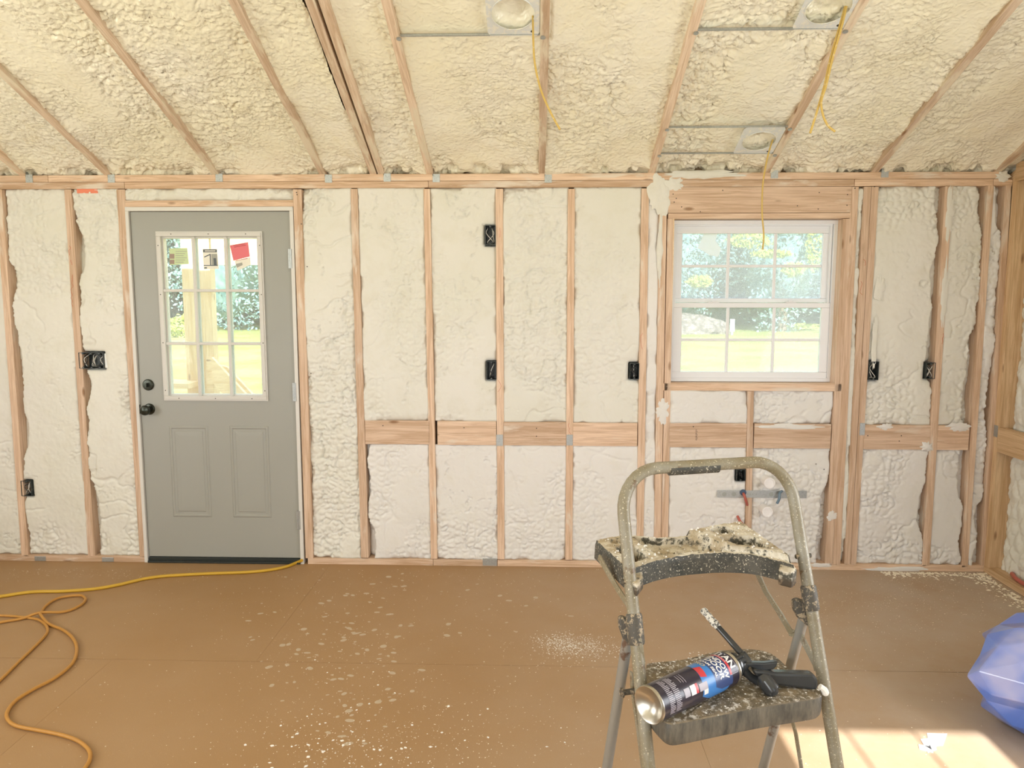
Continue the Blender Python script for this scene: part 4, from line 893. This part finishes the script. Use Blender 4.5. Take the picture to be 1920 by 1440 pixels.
ring = [Vector(P[-1, j]) for j in range(0, NS+1, 2)] + [Vector(P[i, -1]) for i in range(NTt, -1, -4)] + [Vector(P[0, j]) for j in range(NS, -1, -2)] + [Vector(P[i, 0]) for i in range(0, NTt+1, 4)]
n = len(ring); cen = sum(ring, Vector())/n
for lvl, dz in ((0, 0), (1, -.010), (2, -SK)):
    for p_ in ring:
        o_ = (p_-cen); o_.z = 0; o_ = o_.normalized()*(.0025 if lvl == 1 else .004 if lvl == 2 else 0)
        q = p_+o_; q.z = (p_.z if lvl == 0 else ZTR+dz) ; mb.v.append(tuple(q))
for L in range(2):
    for k in range(n): k2 = (k+1) % n; mb.f.append((L*n+k, L*n+k2, (L+1)*n+k2, (L+1)*n+k)); mb.mi.append(0)
mb.f.append(tuple(2*n+k for k in range(n))); mb.mi.append(0)
mb.build('tray_skirt', SKM, lad)
SKB = mat('tray_black', (.06, .065, .06), .45); tray_sk = lad.children[-1]; 
lug = MB(); a = onZ(1190, 1080, 1.0); 
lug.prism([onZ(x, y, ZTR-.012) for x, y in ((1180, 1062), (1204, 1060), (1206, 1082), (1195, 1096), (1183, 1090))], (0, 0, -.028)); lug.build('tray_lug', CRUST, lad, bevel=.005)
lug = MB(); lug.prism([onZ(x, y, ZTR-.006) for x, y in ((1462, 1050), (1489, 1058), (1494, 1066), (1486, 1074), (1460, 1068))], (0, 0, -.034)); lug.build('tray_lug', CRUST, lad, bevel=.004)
# link rods between tray and rails
def bar_px(ps, w_, th, name, m=LADM, wd=None):
    for i, (p, q) in enumerate(zip(ps[:-1], ps[1:])): pass
    mb = MB()
    for p, q in zip(ps[:-1], ps[1:]):
        d = (q-p).normalized(); v = d.cross(Ll).normalized(); mb.bar(p-d*.003, q+d*.003, v*w_, Ll*th)
    return mb.build(name, m, lad, bevel=.001)
def onL(x, y, l):                         # point of a pixel on the ladder's own side plane l = const
    d = ray(x, y); n_ = Ll; t_ = ((LO+Ll*l)-CO).dot(n_)/d.dot(n_); return CO+d*t_
pr = [LO+Ll*.165+Ln*(-.03)+Vector((0, 0, .985))]
def onD(x, y, dep):                       # point of a pixel at a given distance in front of the photographer
    return CO+ray(x, y)*(dep/F_PX)
def dep(p): return (Vector(p)-CO).dot(CF)
dR = dep(LP(1, .95)); dL = dep(LP(-1, .95))
bar_px([onD(1417, 1068, dR+.10), onD(1436, 1110, dR+.085), onD(1462, 1150, dR+.07), onD(1483, 1186, dR+.05), onD(1502, 1193, dR+.035), onD(1516, 1220, dR+.01), onD(1529, 1246, dR-.015), onD(1531, 1254, dR-.02)], .0175, .004, 'folding_brace')
bar_px([onD(1124, 1046, dL+.13), onD(1158, 1104, dL+.07), onD(1183, 1142, dL+.02)], .0165, .004, 'folding_brace')
bar_px([onD(1184, 1262, dL+.02), onD(1186, 1300, dL+.02), onD(1196, 1370, dL+.03), onD(1206, 1450, dL+.05)], .012, .004, 'spreader_bar')
bar_px([onD(1484, 1346, dR+.04), onD(1492, 1375, dR+.045), onD(1503, 1442, dR+.06)], .012, .004, 'spreader_bar')
bar_px([onD(1198, 1198, dL-.02), onD(1204, 1240, dL-.02), onD(1202, 1290, dL-.02)], .014, .008, 'rail_channel')
mb = MB(); q = onD(1180, 1297, dL+.0); mb.tube([q-Ll*.018, q+Ll*.02], .006, 10); mb.tube([q-Ll*.018, q-Ll*.014], .010, 10); mb.build('pivot_bolt', BRK, lad, True)
for k, z in ((-1, 1.005), (1, 1.02)): mb = MB(); q = LP(k, z); mb.tube([q-Ll*.018, q+Ll*.018], .005, 10); mb.build('pivot_bolt', BRK, lad, True)
# steps: the top one is in view, two more below the frame
ZS = .785
def step_mesh(shift, dz, name):
    out = [(1210, 1296), (1211, 1250), (1222, 1242), (1280, 1236), (1345, 1221), (1400, 1216), (1440, 1222), (1462, 1236), (1490, 1262), (1527, 1284), (1540, 1296), (1536, 1306), (1500, 1313), (1440, 1322), (1380, 1333), (1320, 1345), (1280, 1353), (1252, 1355), (1232, 1340), (1216, 1318)]
    ring = [onZ(x, y, ZS) for x, y in out]
    ring = curve_pts(ring+[ring[0]], 4)[:-1]; n = len(ring); cen = sum(ring, Vector())/n; mb = MB()
    for (sc, z) in ((.0, 0), (.60, 0), (.955, 0), (.990, -.0005), (1.0, -.003), (1.0, -.034), (.992, -.042), (.970, -.047)):
        for p in ring: q = cen.lerp(p, sc); mb.v.append((q.x, q.y, ZS+z+(.0015*math.sin(q.x*900) if sc == .6 else 0)))
    for L in range(7):
        for k in range(n): k2 = (k+1) % n; mb.f.append((L*n+k, L*n+k2, (L+1)*n+k2, (L+1)*n+k)); mb.mi.append(1 if L >= 4 else 0)
    mb.f.append(tuple(7*n+k for k in range(n))); mb.mi.append(0)
    if dz: mb.v = [(x+shift.x, y+shift.y, z+dz) for x, y, z in mb.v]
    return mb.build(name, [STEPM, SKIRT2], lad, True)
step_mesh(Vector(), 0, 'step'); step_mesh(Ln*.34*.26, -.26, 'step'); step_mesh(Ln*.34*.52, -.52, 'step')
def on_step(n_, seed):
    r_ = np.random.default_rng(seed); out = []
    while len(out) < n_:
        x, y = r_.uniform(1215, 1535), r_.uniform(1222, 1350)
        if (y > 1355-(x-1250)*.2) or (x < 1222 and y < 1245) or (y < 1236+(1280-x)*.05 and x < 1290) or y < 1262+(x-1490)*.7 and x > 1440 and y < 1232+(x-1440)*.6: continue
        if r_.random() > (.9 if y < 1275 else .35): continue
        p = onZ(x, y, ZS); out.append((p.x, p.y))
    return out
def lift(o, z):
    me = o.data; n = len(me.vertices); a = np.zeros(n*3, np.float32); me.vertices.foreach_get('co', a); a[2::3] += z; me.vertices.foreach_set('co', a); me.update()
o = crumbs('foam_crumbs', on_step(420, 2), .0006, .0030, CRUMBW, 'white foam crumbs sprinkled on the top ladder step', .6, 21, 2); lift(o, ZS+.0004)
tp = []
r_ = np.random.default_rng(5)
for _ in range(420):
    j, i = r_.integers(2, NS-2), r_.integers(2, NTt-2); 
    if r_.random() < .6: tp.append(P[i, j]+np.array([0, 0, .0006]))
V = []; Fc = []; tri = [(0, 1, 4), (1, 2, 4), (2, 3, 4), (3, 0, 4), (0, 3, 2, 1)]
for p_ in tp:
    s = .0008+.0030*r_.random()**3; b = len(V)
    for k in ((s, 0, 0), (0, s, .2*s), (-s, 0, 0), (0, -s, 0), (0, 0, s*1.3)): q = np.array(k)*(1+.8*(r_.random(3)-.5)); V.append(tuple(p_+q))
    Fc += [tuple(b+i for i in f_) for f_ in tri]
tag(pyd('foam_crumbs', V, Fc, CRUMBW), 'foam flakes and crumbs heaped in the ladder tray', 'debris', kind='stuff')
mb = MB(); mb.tube(curve_pts([onD(1537, 1287, dep(onZ(1537, 1300, ZS))), onD(1545, 1293, dep(onZ(1537, 1300, ZS))), onD(1549, 1303, dep(onZ(1537, 1300, ZS)))], 4), [.006]*4+[.007]*4+[.005], 8)
tag(mb.build('foam_drip', CRUMBW, None, True), 'small dried white foam drip at the right end of the step', 'debris')
# ================================================================== SPRAY CAN
RC = .0345; zc_ = ZS+RC+.001
c0 = onZ(1217.5, 1321.6, zc_); c1 = onZ(1364, 1253, zc_); AX = (c1-c0).normalized(); CL = (c1-c0).length
can = empty('foam_can', (c0.x, c0.y, ZS), 'dark aerosol can with blue and red label lying on the step', 'can')
SILV = mat('can_tinplate', (.50, .47, .41), .30, .95); CANB = mat('can_label_dark', (.030, .024, .040), .28); CANBL = mat('can_label_blue', (.05, .22, .58), .3); CANR = mat('can_label_red', (.60, .05, .06), .35); CANW = mat('can_label_white', (.85, .83, .82), .4); CANG = mat('can_label_grey', (.45, .42, .48), .45)
mb = MB(); mb.lathe(c0, AX, [(0, .014), (.012, .0125), (.024, .006), (.031, -.002), (.0345, -.003), (.0362, .0005), (.0362, .003), (.0345, .005)], 40); mb.build('can_base', SILV, can, True)
mb = MB(); mb.lathe(c0, AX, [(.0345, .0045), (.0345, CL-.006)], 48); mb.build('can_body', CANB, can, True)
mb = MB(); mb.lathe(c0, AX, [(.0345, CL-.007), (.0362, CL-.004), (.0362, CL-.001), (.034, CL), (.028, CL+.007), (.018, CL+.013), (.015, CL+.018), (0, CL+.018)], 40); mb.build('can_shoulder', SILV, can, True)
# frame on the can: h runs to the valve, a = angle around it; a=0 faces the photographer and up
vd = (CO-(c0+c1)/2); vd = (vd-AX*vd.dot(AX)).normalized(); sd = AX.cross(vd).normalized()
def onCan(a, h, r_=RC+.0004): return c0+AX*h+(vd*math.cos(a)+sd*math.sin(a))*r_
def patch(poly, m, name, r_=RC+.0003, parent=can):
    """polygon in (arc length, height) wrapped on the can, cut into strips"""
    bm = bmesh.new(); bm.faces.new([bm.verts.new((x, y, 0)) for x, y in poly])
    xs = [p[0] for p in poly]; x = min(xs)
    while x < max(xs): x += .002; bmesh.ops.bisect_plane(bm, geom=bm.verts[:]+bm.edges[:]+bm.faces[:], plane_co=(x, 0, 0), plane_no=(1, 0, 0))
    for v_ in bm.verts: v_.co = onCan(v_.co.x/RC, v_.co.y, r_)
    me = bpy.data.meshes.new(name); bm.to_mesh(me); bm.free(); o = link(name, me, m); keep(o, parent); return o
def wraptext(txt, size, x, h, m, name, shear=0, r_=RC+.0009, sx=1.0, bold=.0):
    cu = bpy.data.curves.new('txt', 'FONT'); cu.body = txt; cu.size = size; cu.align_x = 'CENTER'; cu.offset = bold; cu.shear = shear; cu.resolution_u = 3
    to = bpy.data.objects.new('txt', cu); COL.objects.link(to); dg = bpy.context.evaluated_depsgraph_get(); me = bpy.data.meshes.new_from_object(to.evaluated_get(dg)); bpy.data.objects.remove(to)
    bm = bmesh.new(); bm.from_mesh(me)
    bmesh.ops.triangulate(bm, faces=bm.faces)
    for v_ in bm.verts: v_.co = onCan((v_.co.x*sx+x)/RC, v_.co.y+h, r_)
    bm.to_mesh(me); bm.free(); me.name = name; o = link(name, me, m); keep(o, can); return o
# text direction: +x around the can must run from the far top side down towards the viewer
XT = -.0265
patch([(-.062, .125), (.030, .112), (.052, .150), (.052, .190), (.02, .200), (-.062, .205)], CANBL, 'label_blue_field')
patch([(-.060, .152), (.024, .152), (.034, .172), (.034, .204), (-.060, .204)], mat('can_label_navy', (.04, .07, .20), .3), 'label_navy_field', RC+.0005)
fr = .0004
patch([(-.056, .197), (.014, .197), (.014, .221), (-.056, .221)], CANG, 'label_logo_rim', RC+.0006); patch([(-.055, .198), (.013, .198), (.013, .220), (-.055, .220)], CANB, 'label_logo_field', RC+.0008)
patch([(-.055, .1965), (.013, .1965), (.013, .2025), (-.055, .2025)], CANR, 'label_red_band', RC+.0010)
wraptext('TITAN', .021, XT, .2040, CANW, 'label_text', 0, RC+.0012, 1.0, .0006); wraptext('PRODUCTS', .0055, XT, .1975, CANW, 'label_text', 0, RC+.0012)
wraptext('WINDOW', .0165, XT+.004, .1815, CANW, 'label_text', .1, RC+.001, .98, .0005); wraptext('& DOOR', .0165, XT+.004, .1675, CANW, 'label_text', .1, RC+.001, 1.1, .0005)
wraptext('FOAM SEAL', .0088, XT+.006, .1565, CANW, 'label_text', .1, RC+.001, 1.2, .0003); wraptext('PRO', .0125, XT-.010, .1430, mat('can_text_tan', (.60, .50, .32), .4), 'label_text', .2, RC+.001, 1.1, .0004)
patch([(-.030, .120), (-.006, .118), (-.002, .134), (-.026, .137)], CANR, 'label_red_flash', RC+.0006)
patch([(.004, .104), (.018, .104), (.018, .128), (.004, .128)], CANG, 'label_picture', RC+.0006); patch([(.018, .116), (.028, .116), (.028, .128), (.018, .128)], CANW, 'label_picture', RC+.0006)
patch([(.000, .080), (.018, .080), (.018, .094), (.000, .094)], CANW, 'label_picture', RC+.0006); patch([(.000, .094), (.018, .094), (.018, .101), (.000, .101)], CANR, 'label_picture', RC+.0006)
patch([(.001, .062), (.017, .062), (.017, .077), (.001, .077)], CANG, 'label_picture', RC+.0006)
mb_all = []
for c_, (h0, h1) in enumerate(((.020, .034), (.037, .052))):
    for k in range(22): y_ = -.034+k*.0032; patch([(y_, h0), (y_+.0016, h0), (y_+.0016, h1-(.004 if k % 4 == 0 else 0)), (y_, h1-(.004 if k % 4 == 0 else 0))], CANG, 'label_small_print', RC+.0005) if k % 2 == 0 or True else None
for k in range(3): patch([(-.030, .066+k*.006), (-.012+.002*k, .066+k*.006), (-.012+.002*k, .0672+k*.006), (-.030, .0672+k*.006)], CANW, 'label_small_print', RC+.0005)
# join the small print strips into one part to keep the outliner sane
sp_ = [o for o in can.children if o.name.startswith('label_small_print')]
bm = bmesh.new()
for o in sp_: bm.from_mesh(o.data)
me = bpy.data.meshes.new('label_small_print'); bm.to_mesh(me); bm.free()
for o in sp_: bpy.data.objects.remove(o)
keep(link('label_small_print', me, CANG), can)
# ================================================================== FOAM DISPENSING GUN
GUNM = mat('gun_black', (.035, .038, .042), .20, spec=.7)
gun = empty('foam_gun', onZ(1420, 1275, ZS), 'black foam dispensing gun screwed on the can, barrel pointing up', 'foam gun')
ct = c0+AX*(CL+.010)
mb = MB(); mb.lathe(ct, AX, [(.024, 0), (.026, .004), (.026, .012), (.020, .020), (.012, .026), (0, .027)], 20); mb.build('adapter', GUNM, gun, True)
bt = onD(1396, 1232, dep(ct)+.01); tip = onD(1319, 1145, dep(ct)+.10)
mb = MB(); mb.tube([bt, bt.lerp(tip, .06), bt.lerp(tip, .075), bt.lerp(tip, .98), tip], [.0090, .0090, .0068, .0064, .0045], 12); mb.build('barrel', GUNM, gun, True)
mb = MB(); r_ = np.random.default_rng(3); ax_ = (tip-bt)
pp = [bt.lerp(tip, .62+.40*k/9) for k in range(10)]; mb.tube(pp, [.0070+.0024*r_.random() for _ in pp], 9); GCR = mat('nozzle_foam', (.5, .48, .42), .7); t = NT(GCR); t.link(t.mix(t.ramp(t.noise(t.coord(), 150, 3, .7), [(.42, B3), (.52, W3)]), (.06, .06, .055), (.78, .74, .66)), t.b.inputs['Base Color']); o = mb.build('foam_crust', GCR, gun, True); tag(o, 'foam crust at the nozzle end')
dg_ = dep(ct)
G = lambda x, y, d=0.: onD(x, y, dg_+d)
mb = MB(); mb.tube(curve_pts([G(1374, 1243), G(1385, 1240), G(1397, 1237, .005)], 4), .0085, 12); mb.tube([G(1378, 1238, -.01), G(1391, 1230, -.01)], .0048, 10); mb.tube(curve_pts([G(1392, 1228, .01), G(1400, 1238, .005), G(1404, 1246, 0)], 4), [.009]*9, 12)
mb.tube(curve_pts([G(1398, 1243), G(1394, 1252), G(1400, 1262), G(1412, 1272), G(1430, 1278)], 4), [.010]*5+[.009]*4+[.0085]*4+[.010]*4, 12); mb.build('gun_body', GUNM, gun, True)
def slab(pxs, d, th, name, m=GUNM, bev=.003):
    pts_ = [onD(x, y, dg_+d_) for (x, y), d_ in zip(pxs, d if isinstance(d, (list, tuple)) else [d]*len(pxs))]
    mb = MB(); mb.prism(pts_, CF*th); return mb.build(name, m, gun, bevel=bev)
slab([(1393, 1245), (1410, 1243), (1435, 1243.5), (1453, 1241.5), (1459, 1240), (1457, 1250), (1450, 1256), (1438, 1258), (1420, 1256), (1404, 1250)], -.010, .016, 'trigger')
slab([(1412, 1257), (1432, 1258), (1455, 1262), (1490, 1263), (1526, 1264), (1533, 1272), (1536, 1284), (1533, 1294), (1525, 1295), (1496, 1291), (1466, 1287), (1452, 1288), (1436, 1280), (1418, 1268)], -.022, .026, 'grip', bev=.006)
mb = MB(); mb.tube([G(1427, 1266, -.032), G(1432, 1274, -.036), G(1446, 1292, -.040), G(1450, 1300, -.040)], [.009, .0155, .0175, .011], 16); mb.build('flow_knob', GUNM, gun, True)
# ================================================================== BLUE PLASTIC BAG
BLUE = mat('blue_plastic', (.10, .22, .72), .28, spec=.7); t = NT(BLUE)
t.link(t.mix(t.ramp(t.noise(t.coord('Object'), 3.5, 3), [(.42, B3), (.58, W3)]), (.09, .20, .72), (.38, .42, .78)), t.b.inputs['Base Color'])
t.b.inputs['Coat Weight'].default_value = .6
bag = bmesh.new(); bmesh.ops.create_icosphere(bag, subdivisions=3, radius=1)
from mathutils import noise as mn
for v_ in bag.verts:
    p = v_.co.copy(); n1 = mn.noise(p*1.1+Vector((3, 1, 7))); n2 = abs(mn.noise(p*1.9)); cv = mn.cell_vector(p*2.3)
    q = 1+.25*n1-.25*n2
    v_.co = Vector((p.x*.50*q+.06*cv.x, p.y*.36*q+.05*cv.y, max(p.z*.22*q+.15+.05*cv.z, .004)))
me = bpy.data.meshes.new('plastic_bag'); bag.to_mesh(me); bag.free()
bag = link('plastic_bag', me, BLUE, None, True); bag.location = (2.10, -1.62, .0); md = bag.modifiers.new('fold_edges', 'BEVEL'); md.width = .006; md.segments = 2; md.limit_method = 'ANGLE'; md.angle_limit = .35; bag.data.shade_flat()
tag(bag, 'crumpled shiny blue plastic bag on the floor at right edge', 'bag')
# ================================================================== OUTSIDE
GR = -.55
GRASS = mat('lawn', (.33, .40, .09), .9); t = NT(GRASS); P_ = t.coord('Object')
col = t.mix(t.ramp(t.noise(P_, .5, 5, .6), [(.4, B3), (.62, W3)]), (.23, .27, .045), (.36, .345, .11)); col = t.mix(t.ramp(t.noise(P_, 9, 4, .7), [(.56, B3), (.7, W3)]), col, (.46, .42, .24)); t.link(col, t.b.inputs['Base Color'])
gsz = MB(); gsz.box(-90, 90, -40, 90, GR-.5, GR); tag(gsz.build('lawn', GRASS), 'bright green mown lawn outside the door and window', 'lawn', kind='structure')
LEAF = []  # the two blue-green tones have distant haze painted into the leaf colour
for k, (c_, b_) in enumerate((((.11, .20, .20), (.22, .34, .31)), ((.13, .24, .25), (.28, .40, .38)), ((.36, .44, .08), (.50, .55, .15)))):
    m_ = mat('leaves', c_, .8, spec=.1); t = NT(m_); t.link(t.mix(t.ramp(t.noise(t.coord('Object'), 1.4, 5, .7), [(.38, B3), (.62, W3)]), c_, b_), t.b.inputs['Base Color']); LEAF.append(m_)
BARK = mat('bark', (.20, .15, .11), .9)
def leaves(name, centre, rad, n, size, m, parent, seed):
    r_ = np.random.default_rng(seed); d = r_.normal(size=(n, 3)); d /= np.linalg.norm(d, axis=1)[:, None]
    lump = 1+.14*np.sin(d[:, 0]*5+seed)*np.cos(d[:, 2]*6+seed*2)+.14*np.sin(d[:, 1]*11+d[:, 2]*9)
    c_ = np.array(centre)+d*np.array(rad)*(lump*(.72+.28*r_.random(n)))[:, None]
    a = r_.normal(size=(n, 3)); a /= np.linalg.norm(a, axis=1)[:, None]; b = np.cross(a, r_.normal(size=(n, 3))); b /= np.linalg.norm(b, axis=1)[:, None]
    s = size*(.6+.8*r_.random(n))[:, None]
    V = np.stack([c_-a*s, c_+b*s*.5, c_+a*s, c_-b*s*.5], 1).reshape(-1, 3)
    me = bpy.data.meshes.new(name); me.vertices.add(len(V)); me.vertices.foreach_set('co', V.reshape(-1).astype(np.float32))
    me.loops.add(n*4); me.loops.foreach_set('vertex_index', np.arange(n*4, dtype=np.int32)); me.polygons.add(n)
    me.polygons.foreach_set('loop_start', (np.arange(n)*4).astype(np.int32)); me.polygons.foreach_set('loop_total', np.full(n, 4, np.int32)); me.update(calc_edges=True)
    o = link(name, me, m); keep(o, parent); return o
def core(name, centre, rad, m, parent, seed):
    bm = bmesh.new(); bmesh.ops.create_icosphere(bm, subdivisions=3, radius=1)
    for v_ in bm.verts: v_.co *= .80+.22*mn.noise(v_.co*2+Vector((seed, 0, 0)))
    for v_ in bm.verts: v_.co = Vector((v_.co.x*rad[0]+centre[0], v_.co.y*rad[1]+centre[1], v_.co.z*rad[2]+centre[2]))
    me = bpy.data.meshes.new(name); bm.to_mesh(me); bm.free(); o = link(name, me, m, None, True); keep(o, parent); return o
def tree(x, y, h, rd, m, seed, label, group='trees along the far edge of the lawn'):
    root = empty('tree', (x, y, GR), label, 'tree', group)
    mb = MB(); mb.tube([(x, y, GR), (x+.1, y, GR+h*.3), (x, y+.1, GR+h*.8)], [.28, .2, .06], 8); mb.build('trunk', BARK, root, True)
    core('crown', (x, y, GR+h*.50), (rd*1.12, rd*.9, h*.52), m, root, seed); leaves('foliage', (x, y, GR+h*.52), (rd*1.08, rd*.95, h*.53), 12000, .13, m, root, seed)
r = random.Random(9)
def where(x, y):
    u = 960+F_PX*(x/(y+CD)+YAW)
    for a, b, t_ in ((300, 360, 'left panes of the door'), (360, 425, 'middle panes of the door'), (425, 500, 'right panes of the door'), (1270, 1365, 'left panes of the window'), (1365, 1455, 'middle panes of the window'), (1455, 1545, 'right panes of the window')):
        if a-8 <= u < b+8: return t_
for i, (x, y) in enumerate([(x, 44) for x in (-34, -26.8, -19.6, -12.4, -5.2, 9, 15.6, 22.2, 28.8)]+[(x, 53) for x in (-31, -23.3, -16, -8.5, 5, 12.2, 19, 26)]):
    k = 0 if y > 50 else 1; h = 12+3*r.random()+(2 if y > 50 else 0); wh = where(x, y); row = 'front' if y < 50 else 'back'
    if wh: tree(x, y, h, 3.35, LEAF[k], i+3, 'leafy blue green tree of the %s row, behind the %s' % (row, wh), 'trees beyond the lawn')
    else: tree(x, y, h, 3.35, LEAF[k], i+3, 'tree of the far tree line, hidden from view by the wall', 'trees hidden behind the wall')
r_ = np.random.default_rng(77); n_ = 30000
C_ = np.stack([r_.uniform(-55, 50, n_), 58+r_.normal(0, .8, n_), GR+9*r_.random(n_)**.8], 1)
a_ = r_.normal(size=(n_, 3)); a_ /= np.linalg.norm(a_, axis=1)[:, None]; b_ = np.cross(a_, r_.normal(size=(n_, 3))); b_ /= np.linalg.norm(b_, axis=1)[:, None]
V_ = np.stack([C_-a_*.35, C_+b_*.2, C_+a_*.35, C_-b_*.2], 1).reshape(-1, 3)
me = bpy.data.meshes.new('woodland_undergrowth'); me.from_pydata(V_.tolist(), [], np.arange(n_*4).reshape(-1, 4).tolist())
tag(link('woodland_undergrowth', me, LEAF[0]), 'dense dark undergrowth filling the gaps behind the trees', 'undergrowth', kind='stuff')
hb = MB(); r = random.Random(31)
for k in range(53): x = -55+k*2; hb.hexa([(x+a*2.05, y, z) for a in (0, 1) for y in (59.5, 61) for z in (GR-.2, GR+9.5+1.2*math.sin((k+a)*1.3)+.7*math.sin((k+a)*2.9))])
tag(hb.build('wooded_bank', LEAF[0]), 'dark wooded bank closing the view behind the trees', 'bank', kind='stuff')
def shrub(x, y, rad, m, seed, label, n=900, s=.10, name='shrub'):
    root = empty(name, (x, y, GR), label, 'shrub'); mb = MB(); mb.tube([(x, y, GR), (x, y, GR+rad[2])], [.05, .02], 6); mb.build('stem', BARK, root)
    leaves('foliage', (x, y, GR+rad[2]), rad, n, s, m, root, seed); return root
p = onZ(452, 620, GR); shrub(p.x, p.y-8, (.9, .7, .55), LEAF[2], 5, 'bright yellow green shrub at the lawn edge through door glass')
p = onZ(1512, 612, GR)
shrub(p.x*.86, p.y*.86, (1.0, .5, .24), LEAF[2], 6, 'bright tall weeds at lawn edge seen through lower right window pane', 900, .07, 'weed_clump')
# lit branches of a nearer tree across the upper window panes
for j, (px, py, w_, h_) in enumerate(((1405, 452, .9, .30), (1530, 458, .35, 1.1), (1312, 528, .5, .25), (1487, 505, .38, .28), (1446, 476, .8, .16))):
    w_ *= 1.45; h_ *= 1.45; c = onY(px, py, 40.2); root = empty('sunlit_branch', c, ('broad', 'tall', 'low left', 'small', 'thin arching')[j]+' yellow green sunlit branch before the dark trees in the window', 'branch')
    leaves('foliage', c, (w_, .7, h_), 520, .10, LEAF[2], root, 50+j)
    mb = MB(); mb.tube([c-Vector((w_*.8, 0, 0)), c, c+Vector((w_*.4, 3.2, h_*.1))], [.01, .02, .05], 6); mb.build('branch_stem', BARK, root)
# brush pile with a pale sign post in front of the trees
mnd = onZ(1290, 622, GR); bm = bmesh.new(); bmesh.ops.create_icosphere(bm, subdivisions=4, radius=1)
for v_ in bm.verts: v_.co *= 1+.16*mn.noise(v_.co*4)
for v_ in bm.verts: v_.co = Vector((v_.co.x*2.9, v_.co.y*1.5, max(v_.co.z*1.15, -.05)))
me = bpy.data.meshes.new('brush_pile'); bm.to_mesh(me); bm.free(); BRU = mat('brush', (.34, .24, .20), .9); t = NT(BRU); t.link(t.mix(t.ramp(t.noise(t.coord(), 4, 6, .7), [(.4, B3), (.6, W3)]), (.10, .08, .075), (.26, .21, .20)), t.b.inputs['Base Color'])
o = link('brush_pile', me, BRU, None, False); o.location = (mnd.x-.8, mnd.y-2, GR); tag(o, 'brown heap of brush on the lawn in lower left window pane', 'brush pile')
c = onZ(1341, 622, GR); mb = MB(); mb.box(c.x-.13, c.x+.13, c.y-4.05, c.y-4, GR+.2, GR+.9); mb.box(c.x-.05, c.x+.05, c.y-4.04, c.y-3.95, GR, GR+.3)
tag(mb.build('sign_board', mat('pale_sign', (.50, .62, .60), .6)), 'small pale sign board standing before the brush heap', 'sign')
# porch outside the door
ch = empty('porch_frame', (-3.2, 1.3, GR), 'unpainted pine porch posts, beam and stair rail outside the door', 'porch')
def pb(name, px4, Y, th=.09):
    mb = MB(); mb.prism([onY(x, y, Y) for x, y in px4], (0, th, 0)); return mb.build(name, PINE, ch)
def vpost(pxl, pxr, py, Y, z0, z1):
    a = onY(pxl, py, Y).x; b = onY(pxr, py, Y).x; return board('post', ((a+b)/2, Y, z0), ((a+b)/2, Y, z1), b-a, b-a, NY, PINE, ch)
vpost(344, 369, 580, 1.30, GR, 2.35); vpost(375.5, 397, 580, 1.32, GR, 2.35)
z0, z1 = onY(440, 497, 1.32).z, 2.30
board('beam', (onY(383, 470, 1.32).x+.06, 1.30, (z0+z1)/2), (0.2, 1.30, (z0+z1)/2), z1-z0, .038, NY, PINE, ch)
zr = onY(350, 718, 1.3).z
for k in range(3): y_ = 1.28-.095*k; board('rail_cap', (-4.2, y_, zr-.0), (onY(377, 718, 1.3).x, y_, zr-.0), .038, .09, NY, PINE, ch)
pb('newel_post', [(387, 670), (396.5, 670), (401, 745), (389, 745)], 1.26, .09)
pb('stair_rail', [(396.5, 670), (463, 742), (420, 742), (397, 716)], 1.24, .038)
pb('stair_rail', [(412, 685), (425, 688), (478, 745), (466, 745)], 1.35, .038)
mb = MB()
for k in range(12): mb.box(-4.5, .4, .14+k*.105, .14+k*.105+.1, -.06, -.03)
dk = mb.build('deck_boards', PINE, ch)
bpy.context.view_layer.update()
